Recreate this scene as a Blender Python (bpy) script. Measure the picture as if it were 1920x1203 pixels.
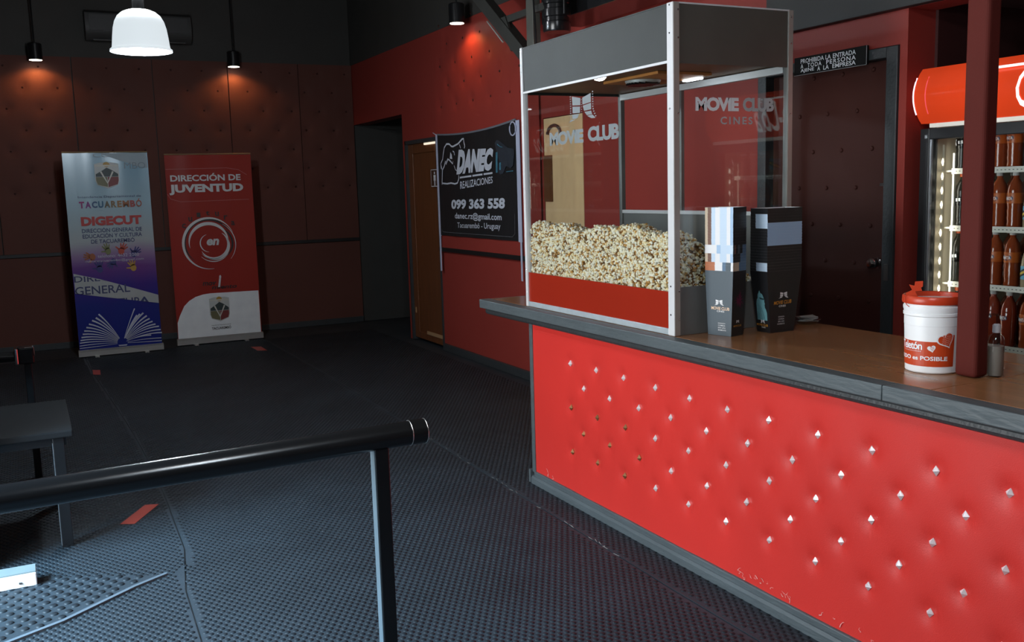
import bpy, math, random
import numpy as np
from mathutils import Matrix, Vector

random.seed(7)
rng = np.random.default_rng(7)
for o in list(bpy.data.objects):
    bpy.data.objects.remove(o, do_unlink=True)
scene = bpy.context.scene
C = scene.collection
ORDN = ['first', 'second', 'third', 'fourth', 'fifth', 'sixth', 'seventh', 'eighth', 'ninth', 'tenth', 'eleventh', 'twelfth', 'thirteenth', 'fourteenth', 'fifteenth', 'sixteenth', 'seventeenth', 'eighteenth', 'nineteenth', 'twentieth', 'twenty-first', 'twenty-second']
PI = math.pi

# ------------------------------------------------------------------ camera
def setup_camera():
    p, r, y = (math.radians(v) for v in (7.898, -1.6446, 26.614))
    fwd = Vector((math.sin(y)*math.cos(p), math.cos(y)*math.cos(p), -math.sin(p)))
    rt = Vector((math.cos(y), -math.sin(y), 0))
    up = rt.cross(fwd)
    rt2 = math.cos(r)*rt + math.sin(r)*up
    up2 = -math.sin(r)*rt + math.cos(r)*up
    m = Matrix((rt2, up2, -fwd)).transposed().to_4x4()
    m.translation = (0, 0, 1.62)
    cd = bpy.data.cameras.new('camera')
    cd.sensor_fit = 'HORIZONTAL'; cd.sensor_width = 36.0
    cd.lens = 1804.02*36/1920
    cd.clip_start = 0.05; cd.clip_end = 200
    co = bpy.data.objects.new('camera', cd); C.objects.link(co)
    co.matrix_world = m
    scene.camera = co
setup_camera()

# ------------------------------------------------------------------ world, daylight, exposure
w = bpy.data.worlds.new('world'); scene.world = w; w.use_nodes = True
w.node_tree.nodes['Background'].inputs['Color'].default_value = (0.62, 0.8, 1.0, 1)
w.node_tree.nodes['Background'].inputs['Strength'].default_value = 0.05

def area(name, loc, target, sx, sy, power, color):
    d = bpy.data.lights.new(name, 'AREA'); d.shape = 'RECTANGLE'
    d.size = sx; d.size_y = sy; d.energy = power; d.color = color
    o = bpy.data.objects.new(name, d); C.objects.link(o)
    o.location = loc
    o.rotation_euler = (Vector(target)-Vector(loc)).to_track_quat('-Z', 'Y').to_euler()
    return o
# daylight entering by the glazed street entrance in the left wall
area('entrance_daylight', (-1.78, 3.35, 1.35), (2.4, 3.6, 0.9), 2.4, 2.2, 175, (0.95, 0.98, 1.0))

# sky light slanting in under the head of the entrance opening
area('entrance_skylight', (-3.75, 3.0, 4.25), (0.2, 3.7, 0.0), 3.0, 1.4, 2300, (0.36, 0.70, 1.0))

vs = scene.view_settings
scene.display_settings.display_device = 'sRGB'
vs.view_transform = 'Standard'; vs.look = 'None'; vs.gamma = 1.0; vs.exposure = 0.0
vs.use_curve_mapping = False

# ------------------------------------------------------------------ materials
def srgb(r, g, b):
    f = lambda c: (c/255/12.92) if c/255 <= 0.04045 else ((c/255+0.055)/1.055)**2.4
    return (f(r), f(g), f(b), 1)

MATS = {}
def mat(name, col, rough=0.5, metal=0.0, var=0.12, scale=8.0, bump=0.0, bscale=60.0, emit=0.0,
        ecol=None, spec=0.5, coat=0.0, stretch=(1, 1, 1)):
    if name in MATS: return MATS[name]
    m = bpy.data.materials.new(name); m.use_nodes = True
    nt = m.node_tree; b = nt.nodes['Principled BSDF']
    tc = nt.nodes.new('ShaderNodeTexCoord')
    mp = nt.nodes.new('ShaderNodeMapping'); mp.inputs['Scale'].default_value = stretch
    nt.links.new(tc.outputs['Object'], mp.inputs['Vector'])
    nz = nt.nodes.new('ShaderNodeTexNoise'); nz.inputs['Scale'].default_value = scale
    nz.inputs['Detail'].default_value = 5
    nt.links.new(mp.outputs['Vector'], nz.inputs['Vector'])
    mx = nt.nodes.new('ShaderNodeMix'); mx.data_type = 'RGBA'
    c = col if len(col) == 4 else (*col, 1)
    mx.inputs[6].default_value = tuple(max(0, v*(1-var)) for v in c[:3]) + (1,)
    mx.inputs[7].default_value = tuple(min(1, v*(1+var)) for v in c[:3]) + (1,)
    nt.links.new(nz.outputs['Fac'], mx.inputs[0])
    nt.links.new(mx.outputs[2], b.inputs['Base Color'])
    b.inputs['Roughness'].default_value = rough
    b.inputs['Metallic'].default_value = metal
    b.inputs['Specular IOR Level'].default_value = spec
    b.inputs['Coat Weight'].default_value = coat
    b.inputs['Coat Roughness'].default_value = 0.08
    if bump:
        n2 = nt.nodes.new('ShaderNodeTexNoise'); n2.inputs['Scale'].default_value = bscale
        nt.links.new(mp.outputs['Vector'], n2.inputs['Vector'])
        bp = nt.nodes.new('ShaderNodeBump'); bp.inputs['Strength'].default_value = bump
        bp.inputs['Distance'].default_value = 0.01
        nt.links.new(n2.outputs['Fac'], bp.inputs['Height'])
        nt.links.new(bp.outputs['Normal'], b.inputs['Normal'])
    if emit:
        e = ecol or col
        b.inputs['Emission Color'].default_value = e if len(e) == 4 else (*e, 1)
        b.inputs['Emission Strength'].default_value = emit
    MATS[name] = m
    return m

def thin_glass(name, tint=(0.93, 0.95, 0.95, 1), rough=0.0, ior=1.45):
    m = bpy.data.materials.new(name); m.use_nodes = True
    nt = m.node_tree; nt.nodes.remove(nt.nodes['Principled BSDF'])
    out = nt.nodes['Material Output']
    lw = nt.nodes.new('ShaderNodeLayerWeight'); lw.inputs['Blend'].default_value = 0.5
    pw = nt.nodes.new('ShaderNodeMath'); pw.operation = 'POWER'; pw.inputs[1].default_value = 4.0
    fr = nt.nodes.new('ShaderNodeMath'); fr.operation = 'MULTIPLY_ADD'; fr.inputs[1].default_value = 0.75; fr.inputs[2].default_value = 0.03
    nt.links.new(lw.outputs['Facing'], pw.inputs[0]); nt.links.new(pw.outputs[0], fr.inputs[0])
    t = nt.nodes.new('ShaderNodeBsdfTransparent'); t.inputs['Color'].default_value = tint
    g = nt.nodes.new('ShaderNodeBsdfGlossy'); g.inputs['Roughness'].default_value = rough
    mx = nt.nodes.new('ShaderNodeMixShader')
    nt.links.new(fr.outputs[0], mx.inputs[0]); nt.links.new(t.outputs[0], mx.inputs[1])
    nt.links.new(g.outputs[0], mx.inputs[2]); nt.links.new(mx.outputs[0], out.inputs['Surface'])
    MATS[name] = m
    return m

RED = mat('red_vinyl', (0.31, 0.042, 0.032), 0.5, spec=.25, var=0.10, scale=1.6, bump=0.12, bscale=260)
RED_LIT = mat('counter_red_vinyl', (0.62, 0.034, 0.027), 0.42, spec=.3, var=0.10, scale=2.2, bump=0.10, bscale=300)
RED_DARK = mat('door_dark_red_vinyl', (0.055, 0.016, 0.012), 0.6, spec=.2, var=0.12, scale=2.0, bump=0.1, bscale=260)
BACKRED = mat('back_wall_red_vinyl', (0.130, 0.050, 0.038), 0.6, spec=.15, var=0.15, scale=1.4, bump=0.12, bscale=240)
BLACKWALL = mat('black_wall_paint', (0.050, 0.047, 0.042), 0.7, var=0.2, scale=3)
TRIMBLK = mat('black_gloss_trim', (0.010, 0.010, 0.010), 0.5, var=0.2)
CORRIDOR = mat('unlit_corridor_paint', (0.018, 0.017, 0.016), 0.8, var=0.2)
FASCIA = mat('charcoal_fascia', (0.028, 0.027, 0.026), 0.6, var=0.2, scale=4)
CEIL = mat('black_ceiling', (0.10, 0.095, 0.082), 0.85, var=0.2)
SLATE = mat('slate_painted_wood', (0.078, 0.095, 0.102), 0.5, var=0.30, scale=14, bump=0.35, bscale=70, stretch=(1, .25, 1))
SLATE_DK = mat('charcoal_painted_wood', (0.035, 0.040, 0.043), 0.5, var=0.25, scale=14, bump=0.25, bscale=70)
BROWN = mat('brown_laminate', (0.33, 0.145, 0.060), 0.24, var=0.25, scale=5, coat=0.15, stretch=(4, .6, 1))
RUBBER = mat('black_rubber', (0.031, 0.040, 0.048), 0.55, var=0.45, scale=2.5, bump=0.1, bscale=120, spec=0.2)
STUDM = mat('rubber_stud', (0.014, 0.0185, 0.023), 0.5, var=0.55, scale=2.5, spec=0.25)
ALU = mat('white_anodised_aluminium', (0.64, 0.64, 0.65), 0.45, 0.05, var=0.05, scale=20)
STEEL = mat('brushed_steel_header', (0.034, 0.038, 0.036), 0.6, 0.0, var=0.22, scale=5, bump=0.05, bscale=300)
STEEL_IN = mat('dull_inner_steel', (0.22, 0.22, 0.21), 0.5, 0.5, var=0.25, scale=6)
REDBASE = mat('glossy_red_base', (0.30, 0.020, 0.008), 0.25, var=0.06, scale=4)
WHITEP = mat('white_print', (0.80, 0.82, 0.84), 0.5, var=0.04)
GREYP = mat('silver_vinyl_lettering', (0.17, 0.195, 0.205), 0.5, var=0.05)
SIDEP = mat('side_silver_lettering', (0.42, 0.45, 0.46), 0.45, var=0.05)
BLACKP = mat('black_print', (0.012, 0.012, 0.013), 0.5, var=0.1)
CHROME = mat('chrome', (0.8, 0.8, 0.82), 0.12, 1.0, var=0.03)
STUDSILVER = mat('silver_pyramid_stud', (0.88, 0.88, 0.90), 0.25, 0.25, var=0.05)
STUDGOLD = mat('worn_brass_stud', (0.40, 0.20, 0.09), 0.4, 0.7, var=0.3, scale=60)
BLACKMET = mat('black_painted_metal', (0.010, 0.010, 0.011), 0.22, 0.0, var=0.2, spec=0.6)
WOOD = mat('brown_wood', (0.15, 0.052, 0.018), 0.38, var=0.35, scale=5, bump=0.1, bscale=60, stretch=(6, 6, .5))
WOODTAN = mat('light_plywood', (0.90, 0.56, 0.29), 0.5, var=0.18, scale=4, stretch=(3, 3, .6))
WHITEPL = mat('white_plastic', (0.90, 0.90, 0.90), 0.35, var=0.03)
REDPL = mat('red_plastic', (0.55, 0.045, 0.012), 0.35, var=0.06)
REDLABEL = mat('red_orange_label', (0.56, 0.055, 0.010), 0.4, var=0.06)
GLASS = thin_glass('clear_glass')
PLASTIC_CLEAR = thin_glass('clear_plastic', (0.80, 0.82, 0.82, 1), 0.05)
LED = mat('white_led', (1, 1, 1), 0.5, emit=18, ecol=(0.85, 0.93, 1.0, 1))

# ------------------------------------------------------------------ mesh helpers
class MB:
    def __init__(s): s.v = []; s.f = []; s.m = []
    def add(s, vs_, fs, mi=0):
        o = len(s.v); s.v += [tuple(p) for p in vs_]
        s.f += [tuple(i+o for i in f) for f in fs]; s.m += [mi]*len(fs)
        return s
    def box(s, x0, x1, y0, y1, z0, z1, mi=0):
        if x0 > x1: x0, x1 = x1, x0
        if y0 > y1: y0, y1 = y1, y0
        if z0 > z1: z0, z1 = z1, z0
        return s.add([(x0,y0,z0),(x1,y0,z0),(x1,y1,z0),(x0,y1,z0),(x0,y0,z1),(x1,y0,z1),(x1,y1,z1),(x0,y1,z1)],
                     [(0,3,2,1),(4,5,6,7),(0,1,5,4),(1,2,6,5),(2,3,7,6),(3,0,4,7)], mi)
    def tube(s, pts, r, n=12, mi=0, cap=True):
        pts = [Vector(p) for p in pts]; rings = []
        rr = r if isinstance(r, (list, tuple)) else [r]*len(pts)
        for i, p in enumerate(pts):
            a = pts[max(0, i-1)]; b = pts[min(len(pts)-1, i+1)]
            d = (b-a)
            if d.length < 1e-9: d = Vector((0, 0, 1))
            d.normalize()
            ref = Vector((0, 0, 1)) if abs(d.z) < 0.9 else Vector((1, 0, 0))
            u = d.cross(ref).normalized(); v = u.cross(d)
            rings.append([p + (u*math.cos(2*PI*k/n) + v*math.sin(2*PI*k/n))*rr[i] for k in range(n)])
        vs_ = [q for ring in rings for q in ring]; fs = []
        for i in range(len(rings)-1):
            for k in range(n):
                a = i*n+k; b = i*n+(k+1) % n
                fs.append((a, a+n, b+n, b))
        if cap:
            fs.append(tuple(range(n))); fs.append(tuple(range(len(vs_)-1, len(vs_)-n-1, -1)))
        return s.add(vs_, fs, mi)
    def lathe(s, prof, n=24, c=(0, 0, 0), mi=0, cap=True):
        vs_ = []; fs = []
        for r, z in prof:
            for k in range(n):
                a = 2*PI*k/n
                vs_.append((c[0]+r*math.cos(a), c[1]+r*math.sin(a), c[2]+z))
        for i in range(len(prof)-1):
            for k in range(n):
                a = i*n+k; b = i*n+(k+1) % n
                fs.append((a, b, b+n, a+n))
        if cap and prof[0][0] > 1e-5: fs.append(tuple(range(n-1, -1, -1)))
        if cap and prof[-1][0] > 1e-5: fs.append(tuple(range(len(vs_)-n, len(vs_))))
        return s.add(vs_, fs, mi)
    def prism(s, poly, a0, a1, axis='Y', mi=0):
        n = len(poly)
        f = {'Y': lambda p, a: (p[0], a, p[1]), 'X': lambda p, a: (a, p[0], p[1]), 'Z': lambda p, a: (p[0], p[1], a)}[axis]
        vs_ = [f(p, a0) for p in poly] + [f(p, a1) for p in poly]
        fs = [tuple(range(n)), tuple(range(2*n-1, n-1, -1))]
        for i in range(n):
            j = (i+1) % n; fs.append((i, i+n, j+n, j))
        return s.add(vs_, fs, mi)
    def bar(s, p0, p1, wdt, hgt, mi=0):
        p0 = Vector(p0); p1 = Vector(p1); d = (p1-p0).normalized()
        ref = Vector((0, 0, 1)) if abs(d.z) < 0.9 else Vector((1, 0, 0))
        u = d.cross(ref).normalized()*wdt/2; v = u.cross(d).normalized()*hgt/2
        c = [p+a*u+b*v for p in (p0, p1) for a, b in ((-1,-1),(1,-1),(1,1),(-1,1))]
        return s.add(c, [(0,3,2,1),(4,5,6,7),(0,1,5,4),(1,2,6,5),(2,3,7,6),(3,0,4,7)], mi)

def link(name, me, parent=None, loc=(0, 0, 0), rot=None):
    o = bpy.data.objects.new(name, me); C.objects.link(o)
    o.location = loc
    if rot: o.rotation_euler = rot
    if parent: o.parent = parent
    return o

def build(name, mb, m, parent=None, off=(0, 0, 0), smooth=False, bevel=0.0, loc=(0, 0, 0), rot=None, fix=True, seg=2):
    """one mesh object; off is subtracted from the vertices (world -> the parent's frame)"""
    me = bpy.data.meshes.new(name)
    me.from_pydata([(x-off[0], y-off[1], z-off[2]) for x, y, z in mb.v], [], mb.f)
    for mm in (m if isinstance(m, (list, tuple)) else [m]): me.materials.append(mm)
    if isinstance(m, (list, tuple)): me.polygons.foreach_set('material_index', mb.m)
    if fix:
        import bmesh
        bm = bmesh.new(); bm.from_mesh(me); bmesh.ops.recalc_face_normals(bm, faces=bm.faces); bm.to_mesh(me); bm.free()
    if smooth:
        me.polygons.foreach_set('use_smooth', [True]*len(me.polygons))
        try: me.set_sharp_from_angle(angle=math.radians(40))
        except Exception: pass
    o = link(name, me, parent, loc, rot)
    if bevel:
        md = o.modifiers.new('bevel', 'BEVEL'); md.width = bevel; md.segments = seg; md.limit_method = 'ANGLE'
    return o

def tag(o, label, cat, group=None, kind=None):
    o['label'] = label; o['category'] = cat
    if group: o['group'] = group
    if kind: o['kind'] = kind
    return o

def thing(name, loc, label, cat, rotz=0.0, group=None, kind=None):
    o = bpy.data.objects.new(name, None); C.objects.link(o)
    o.empty_display_size = 0.1
    o.location = loc; o.rotation_euler = (0, 0, rotz)
    return tag(o, label, cat, group, kind)

def struct(o, label, cat='structure'):
    return tag(o, label, cat, kind='structure')

def copy_tree(o, parent=None):
    c = o.copy(); C.objects.link(c); c.parent = parent
    for ch in list(o.children): copy_tree(ch, c)
    return c

# flat print: 2-D outlines carried onto a surface by a mapping fn(u, v, lift)
def plane_fn(y=0.0):
    return lambda u, v, h: (u, y-h, v)

def flat(name, polys, m, parent, fn, h=0.001):
    mb = MB()
    for p in polys:
        p = list(p); a = sum(p[i][0]*p[(i+1) % len(p)][1]-p[(i+1) % len(p)][0]*p[i][1] for i in range(len(p)))
        if a < 0: p = p[::-1]
        mb.add([fn(u, v, h) for u, v in p], [tuple(range(len(p)))])
    return build(name, mb, m, parent, fix=False)

def stroke(pts, w0, w1=None):
    """a ribbon along 2-D points as a list of quads"""
    w1 = w0 if w1 is None else w1
    n = len(pts); L = []; R = []
    for i, (x, y) in enumerate(pts):
        a = pts[max(0, i-1)]; b = pts[min(n-1, i+1)]
        dx, dy = b[0]-a[0], b[1]-a[1]; l = math.hypot(dx, dy) or 1
        t = i/(n-1); hw = (w0*(1-t)+w1*t)/2
        L.append((x-dy/l*hw, y+dx/l*hw)); R.append((x+dy/l*hw, y-dx/l*hw))
    return [[L[i], R[i], R[i+1], L[i+1]] for i in range(n-1)]

def arc(cx, cy, r, a0, a1, n=28, ry=None):
    ry = ry or r
    return [(cx+r*math.cos(math.radians(a0+(a1-a0)*i/n)), cy+ry*math.sin(math.radians(a0+(a1-a0)*i/n))) for i in range(n+1)]

FONT_CACHE = {}
def glyphs(s, bold, shear, space):
    key = (s, bold, shear, space)
    if key in FONT_CACHE: return FONT_CACHE[key]
    cu = bpy.data.curves.new('lettering', 'FONT'); cu.body = s; cu.offset = bold; cu.shear = shear
    cu.space_character = space; cu.resolution_u = 3; cu.size = 1.0
    o = bpy.data.objects.new('lettering', cu); C.objects.link(o)
    dg = bpy.context.evaluated_depsgraph_get(); dg.update()
    me = bpy.data.meshes.new_from_object(o.evaluated_get(dg))
    vs_ = [(v.co.x, v.co.y) for v in me.vertices]; fs = [tuple(p.vertices) for p in me.polygons]
    bpy.data.objects.remove(o); bpy.data.curves.remove(cu); bpy.data.meshes.remove(me)
    FONT_CACHE[key] = (vs_, fs)
    return vs_, fs

def text(name, s, m, parent, fn, box, bold=0.0, shear=0.0, space=1.0, h=0.001, cut=None):
    """lettering filling box: (u0,u1,v0,v1) or four corners bl, br, tl, tr"""
    vs_, fs = glyphs(s, bold, shear, space)
    xs = [p[0] for p in vs_]; ys = [p[1] for p in vs_]
    x0, x1, y0, y1 = min(xs), max(xs), min(ys), max(ys)
    if not isinstance(box[0], (tuple, list)):
        u0, u1, v0, v1 = box; box = ((u0, v0), (u1, v0), (u0, v1), (u1, v1))
    bl, br, tl, tr = box
    out = []
    for x, y in vs_:
        a = (x-x0)/(x1-x0); b = (y-y0)/(y1-y0)
        u = (bl[0]*(1-a)+br[0]*a)*(1-b)+(tl[0]*(1-a)+tr[0]*a)*b
        v = (bl[1]*(1-a)+br[1]*a)*(1-b)+(tl[1]*(1-a)+tr[1]*a)*b
        out.append((u, v))
    if cut: out = [(u, min(max(v, cut[0](u)), cut[1](u))) for u, v in out]
    mb = MB(); mb.add([fn(u, v, h) for u, v in out], fs)
    return build(name, mb, m, parent, fix=False)

# ==================================================================== THE SETTING
ZU = 3.14
XW, YB, ZC = 3.72, 11.6, 4.2      # right wall, back wall, ceiling

# ---- floor: screed with rolls of studded rubber
floor = build('floor', MB().box(-3.2, 4.6, -2.2, 13.4, -0.06, -0.006), RUBBER)
struct(floor, 'dark floor covered with rolls of studded black rubber', 'floor')

def seam1(y): return 0.50 + 0.06*math.sin((y-3.5)*0.62) - (0.05 if y < 4.3 else 0)
def seam2(y): return 2.20 + 0.11*min(1.0, max(0.0, (y-3.0)/5.5))
def mat_strip(x0f, x1f, y0, y1):
    mb = MB(); n = 24
    top = []
    for i in range(n+1):
        y = y0+(y1-y0)*i/n
        top.append((x0f(y), x1f(y), y))
    vs_ = []
    for a, b, y in top: vs_ += [(a, y, -0.006), (b, y, -0.006), (b, y, 0.0), (a, y, 0.0)]
    fs = []
    for i in range(n):
        o = i*4
        for k in range(4):
            fs.append((o+k, o+(k+1) % 4, o+4+(k+1) % 4, o+4+k))
    fs.append((0, 3, 2, 1)); fs.append((n*4, n*4+1, n*4+2, n*4+3))
    return mb.add(vs_, fs)

# corner where the fine mat has been cut away, showing a coarser one
CUT = [(-0.60, 4.75), (-0.08, 4.50), (0.19, 4.36), (0.40, 4.25), (0.28, 4.18), (0.0, 3.97), (-0.18, 3.88), (-0.6, 3.66)]
def in_poly(x, y, P):
    r = False; j = len(P)-1
    for i in range(len(P)):
        xi, yi = P[i]; xj, yj = P[j]
        if (yi > y) != (yj > y) and x < (xj-xi)*(y-yi)/(yj-yi)+xi: r = not r
        j = i
    return r

strips = [(lambda y: -0.95, lambda y: seam1(y)-0.004), (lambda y: seam1(y)+0.004, lambda y: seam2(y)-0.004), (lambda y: seam2(y)+0.004, lambda y: 3.70)]
mats = []
for a, b in strips:
    mats.append(build('rubber_mat', mat_strip(a, b, -0.5, YB-0.02), RUBBER, floor))

def stud_mesh(name, pts, r, hgt, parent, m, n=8):
    pts = np.array(pts); k = len(pts)
    ang = np.arange(n)*2*PI/n
    ring0 = np.stack([np.cos(ang)*r, np.sin(ang)*r, np.zeros(n)], 1)
    ring1 = np.stack([np.cos(ang)*r*0.86, np.sin(ang)*r*0.86, np.full(n, hgt)], 1)
    base = np.concatenate([ring0, ring1])
    V = (pts[:, None, :]+base[None]).reshape(-1, 3)
    fs = []
    q = [(i, (i+1) % n, n+(i+1) % n, n+i) for i in range(n)]
    me = bpy.data.meshes.new(name)
    loops = []; starts = []; tot = []
    bl = []
    for f in q: bl += list(f); tot.append(4)
    bl += list(range(n, 2*n)); tot.append(n)
    bl = np.array(bl); per = len(bl)
    loops = (bl[None]+(np.arange(k)*2*n)[:, None]).reshape(-1)
    tot = np.tile(np.array(tot), k); starts = np.concatenate([[0], np.cumsum(tot)[:-1]])
    me.vertices.add(len(V)); me.vertices.foreach_set('co', V.reshape(-1).astype(np.float32))
    me.loops.add(len(loops)); me.loops.foreach_set('vertex_index', loops.astype(np.int32))
    me.polygons.add(len(tot)); me.polygons.foreach_set('loop_start', starts.astype(np.int32)); me.polygons.foreach_set('loop_total', tot.astype(np.int32))
    me.update(calc_edges=True); me.validate()
    me.materials.append(m)
    o = link(name, me, parent); o['kind'] = 'stuff'
    return o

PX, PY = 0.030, 0.026
lists = [[], [], []]
for j in range(int((10.9-2.0)/PY)):
    y = 2.0+j*PY
    for i in range(int(4.2/PX)):
        x = -0.62+i*PX+(PX/2 if j % 2 else 0)
        s1, s2 = seam1(y), seam2(y)
        if abs(x-s1) < 0.017 or abs(x-s2) < 0.017: continue
        if (x > 2.37 and y < 4.62) or x > 3.67: continue
        if x < 0.45 and in_poly(x, y, CUT): continue
        k = 0 if x < s1 else (1 if x < s2 else 2)
        lists[k].append((x, y, 0.0))
for k in range(3):
    stud_mesh('rubber_studs', lists[k], 0.0112, 0.0028, mats[k], STUDM)
# coarse mat in the cut corner
cm = build('coarse_rubber_mat', MB().prism(CUT, 0.0, 0.004, 'Z'), RUBBER, floor)
pts = []
for j in range(40):
    for i in range(40):
        x = -0.6+i*0.052+(0.026 if j % 2 else 0); y = 3.6+j*0.045
        if in_poly(x, y, CUT) and in_poly(x+0.02, y-0.015, CUT): pts.append((x, y, 0.004))
stud_mesh('coarse_rubber_studs', pts, 0.0165, 0.005, cm, STUDM, 12)
# lifted lip of the cut edge, its highlight put into a paler colour
lip = MB(); lp = [(0.42, 4.25), (0.28, 4.17), (0.0, 3.96), (-0.18, 3.87), (-0.5, 3.71)]
for i in range(len(lp)-1):
    lip.bar((*lp[i], 0.004), (*lp[i+1], 0.004), 0.018, 0.012)
build('cut_edge', lip, mat('highlight_cut_rubber', (.10, .12, .14), .6), mats[0])
FRAY = mat('frayed_mat_edge', (0.35, 0.34, 0.31), 0.8)
fr = MB()
for i in range(26):
    y = random.choice([random.uniform(5.05, 5.75), random.uniform(4.35, 4.75), random.uniform(3.4, 4.2)])
    x = seam2(y)+random.uniform(-.006, .006); a = random.uniform(0, PI)
    l = random.uniform(.01, .04)
    fr.tube([(x, y, .003), (x+.3*l*math.cos(a), y+l, .004)], 0.0009, 4)
build('frayed_threads', fr, FRAY, mats[1])

# ---- walls
def tufted(u0, u1, v0, v1, res, studs, depth, rad):
    """grid (u, v) -> inward offset of a buttoned panel"""
    nu = max(2, int((u1-u0)/res)); nv = max(2, int((v1-v0)/res))
    U = np.linspace(u0, u1, nu+1); V = np.linspace(v0, v1, nv+1)
    uu, vv = np.meshgrid(U, V)
    d = np.zeros_like(uu)
    for su, sv in studs:
        r = np.hypot(uu-su, (vv-sv)*0.9)
        d = np.maximum(d, depth*(0.62*np.exp(-(r/rad)**2)+0.38*np.exp(-r/(rad*1.8))))
    fs = [(j*(nu+1)+i, j*(nu+1)+i+1, (j+1)*(nu+1)+i+1, (j+1)*(nu+1)+i) for j in range(nv) for i in range(nu)]
    return uu.reshape(-1), vv.reshape(-1), d.reshape(-1), fs

BUTTON = build('wall_button', MB().lathe([(0.0, 0.010), (0.009, 0.008), (0.012, 0.003), (0.012, 0.0)][::-1], 8), RED_DARK)
button_mesh = BUTTON.data; bpy.data.objects.remove(BUTTON)

wall_back = build('wall_back', MB().box(-3.2, 4.6, YB+0.03, YB+0.2, 0, ZC), BLACKWALL)
struct(wall_back, 'dark back wall padded with buttoned red vinyl', 'wall')
edges = [-1.05, -0.22, 0.60, 1.42, 2.24, 3.06, 3.72]
for a, b in zip(edges[:-1], edges[1:]):
    studs = []
    for j in range(-4, 3):
        for i in range(-4, 14):
            su = 0.28+i*0.335+(0.1675 if j % 2 else 0); sv = 2.59+j*0.222
            if a+0.06 < su < b-0.06 and 1.12 < sv < 3.1: studs.append((su, sv))
    mb = MB(); u, v, d, fs = tufted(a+0.006, b-0.006, 1.06, ZU, 0.035, studs, 0.024, 0.035)
    mb.add([(uu, YB-0.012+dd, vv) for uu, vv, dd in zip(u, v, d)], fs)
    mb.box(a+0.006, b-0.006, YB+0.014, YB+0.029, 1.06, ZU)
    p = build('padded_panel', mb, BACKRED, wall_back, smooth=True)
    for su, sv in studs:
        link('button', button_mesh, p, (su, YB+0.006, sv), (PI/2, 0, 0))
build('dado_panel', MB().box(-1.05, 3.72, YB, YB+0.029, 0.07, 1.02), BACKRED, wall_back)
t = build('trim_1', MB().box(-1.05, 3.72, YB-0.02, YB+0.028, 1.02, 1.06), TRIMBLK, bevel=0.004)
struct(t, 'black dado rail along the back wall', 'trim')
t = build('baseboard_back', MB().box(-1.05, 3.72, YB-0.016, YB+0.028, 0, 0.07), SLATE_DK, bevel=0.004)
struct(t, 'charcoal baseboard along the back wall', 'baseboard')

# right wall: openings are left for the doors and the fridge alcove
wall_right = build('wall_right', MB()
    .box(XW, XW+0.18, 9.93, YB+0.1, 2.43, ZU)
    .box(XW, XW+0.18, 9.86, 9.93, 0, ZU)
    .box(XW, XW+0.18, 8.96, 9.86, 2.14, ZU)
    .box(XW, XW+0.18, 6.78, 8.96, 0, ZU)
    .box(XW, XW+0.18, 6.17, 6.78, 2.15, ZU)
    .box(XW, XW+0.18, 4.27, 6.17, 0, ZU)
    .box(XW, XW+0.18, 3.30, 4.27, 2.23, ZU)
    .box(XW, XW+0.18, 3.256, 3.30, 0, ZU)
    .box(XW, XW+0.18, 1.70, 3.256, 2.385, ZU)
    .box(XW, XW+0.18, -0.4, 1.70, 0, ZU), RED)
struct(wall_right, 'red vinyl wall behind the counter and along the hall', 'wall')
build('upper_wall', MB().box(XW-.004, XW+0.18, -0.4, YB+0.1, ZU, ZC), BLACKWALL, wall_right)
# buttoned upholstery on the hall stretch
studs = []
for j in range(-5, 4):
    for i in range(0, 9):
        sy = 7.88+(i-3)*0.37+(0.185 if j % 2 else 0); sv = 2.60+j*0.19
        if 6.85 < sy < 8.9 and 2.3 < sv < 3.2: studs.append((sy, sv))
mb = MB(); u, v, d, fs = tufted(6.80, 8.94, 1.05, ZU-.01, 0.035, studs, 0.020, 0.035)
mb.add([(XW-0.022+dd, uu, vv) for uu, vv, dd in zip(u, v, d)], fs)
mb.box(XW-0.002, XW, 6.80, 8.94, 1.05, ZU-.01)
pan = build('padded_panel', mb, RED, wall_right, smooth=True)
for sy, sv in studs: link('button', button_mesh, pan, (XW-0.004, sy, sv), (0, -PI/2, 0))
t = build('trim_2', MB().box(XW-0.035, XW, 6.80, 8.94, 1.01, 1.05), TRIMBLK, bevel=0.004)
struct(t, 'black dado rail on the red hall wall below the black cloth banner', 'trim')
t = build('trim_4', MB().box(XW-0.035, XW, 4.3, 6.15, 1.01, 1.05), TRIMBLK, bevel=0.004)
struct(t, 'black dado rail on the red wall behind the popcorn cabinet', 'trim')
t = build('baseboard_right', MB().box(XW-0.03, XW, 6.80, 8.94, 0, 0.075), SLATE_DK, bevel=0.006)
struct(t, 'worn charcoal baseboard along the red hall wall', 'baseboard')
# dark corridor behind the black doorway
t = build('wall_corridor', MB().box(XW+0.18, 5.6, 9.86, 9.92, 0, 2.6).box(5.6, 5.66, 9.86, YB+0.1, 0, 2.6).box(XW+0.18, 5.66, 9.86, YB+0.1, 2.6, 2.66)
          .box(XW+0.19, 5.6, YB+0.04, YB+0.1, 0, 2.6), CORRIDOR)
struct(t, 'black side walls of the unlit corridor beyond the dark doorway', 'wall')
# fridge alcove
t = build('wall_alcove', MB().box(XW+0.18, 4.6, 3.24, 3.30, 0, 2.6).box(4.54, 4.6, 1.6, 3.24, 0, 2.6).box(XW+0.18, 4.6, 1.64, 1.70, 0, 2.6)
          .box(XW+0.18, 4.6, 1.64, 3.3, 2.42, 2.6), mat('alcove_dark_paint', (0.05, 0.012, 0.011), 0.6))
struct(t, 'dark painted alcove that holds the drinks fridge', 'wall')
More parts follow.
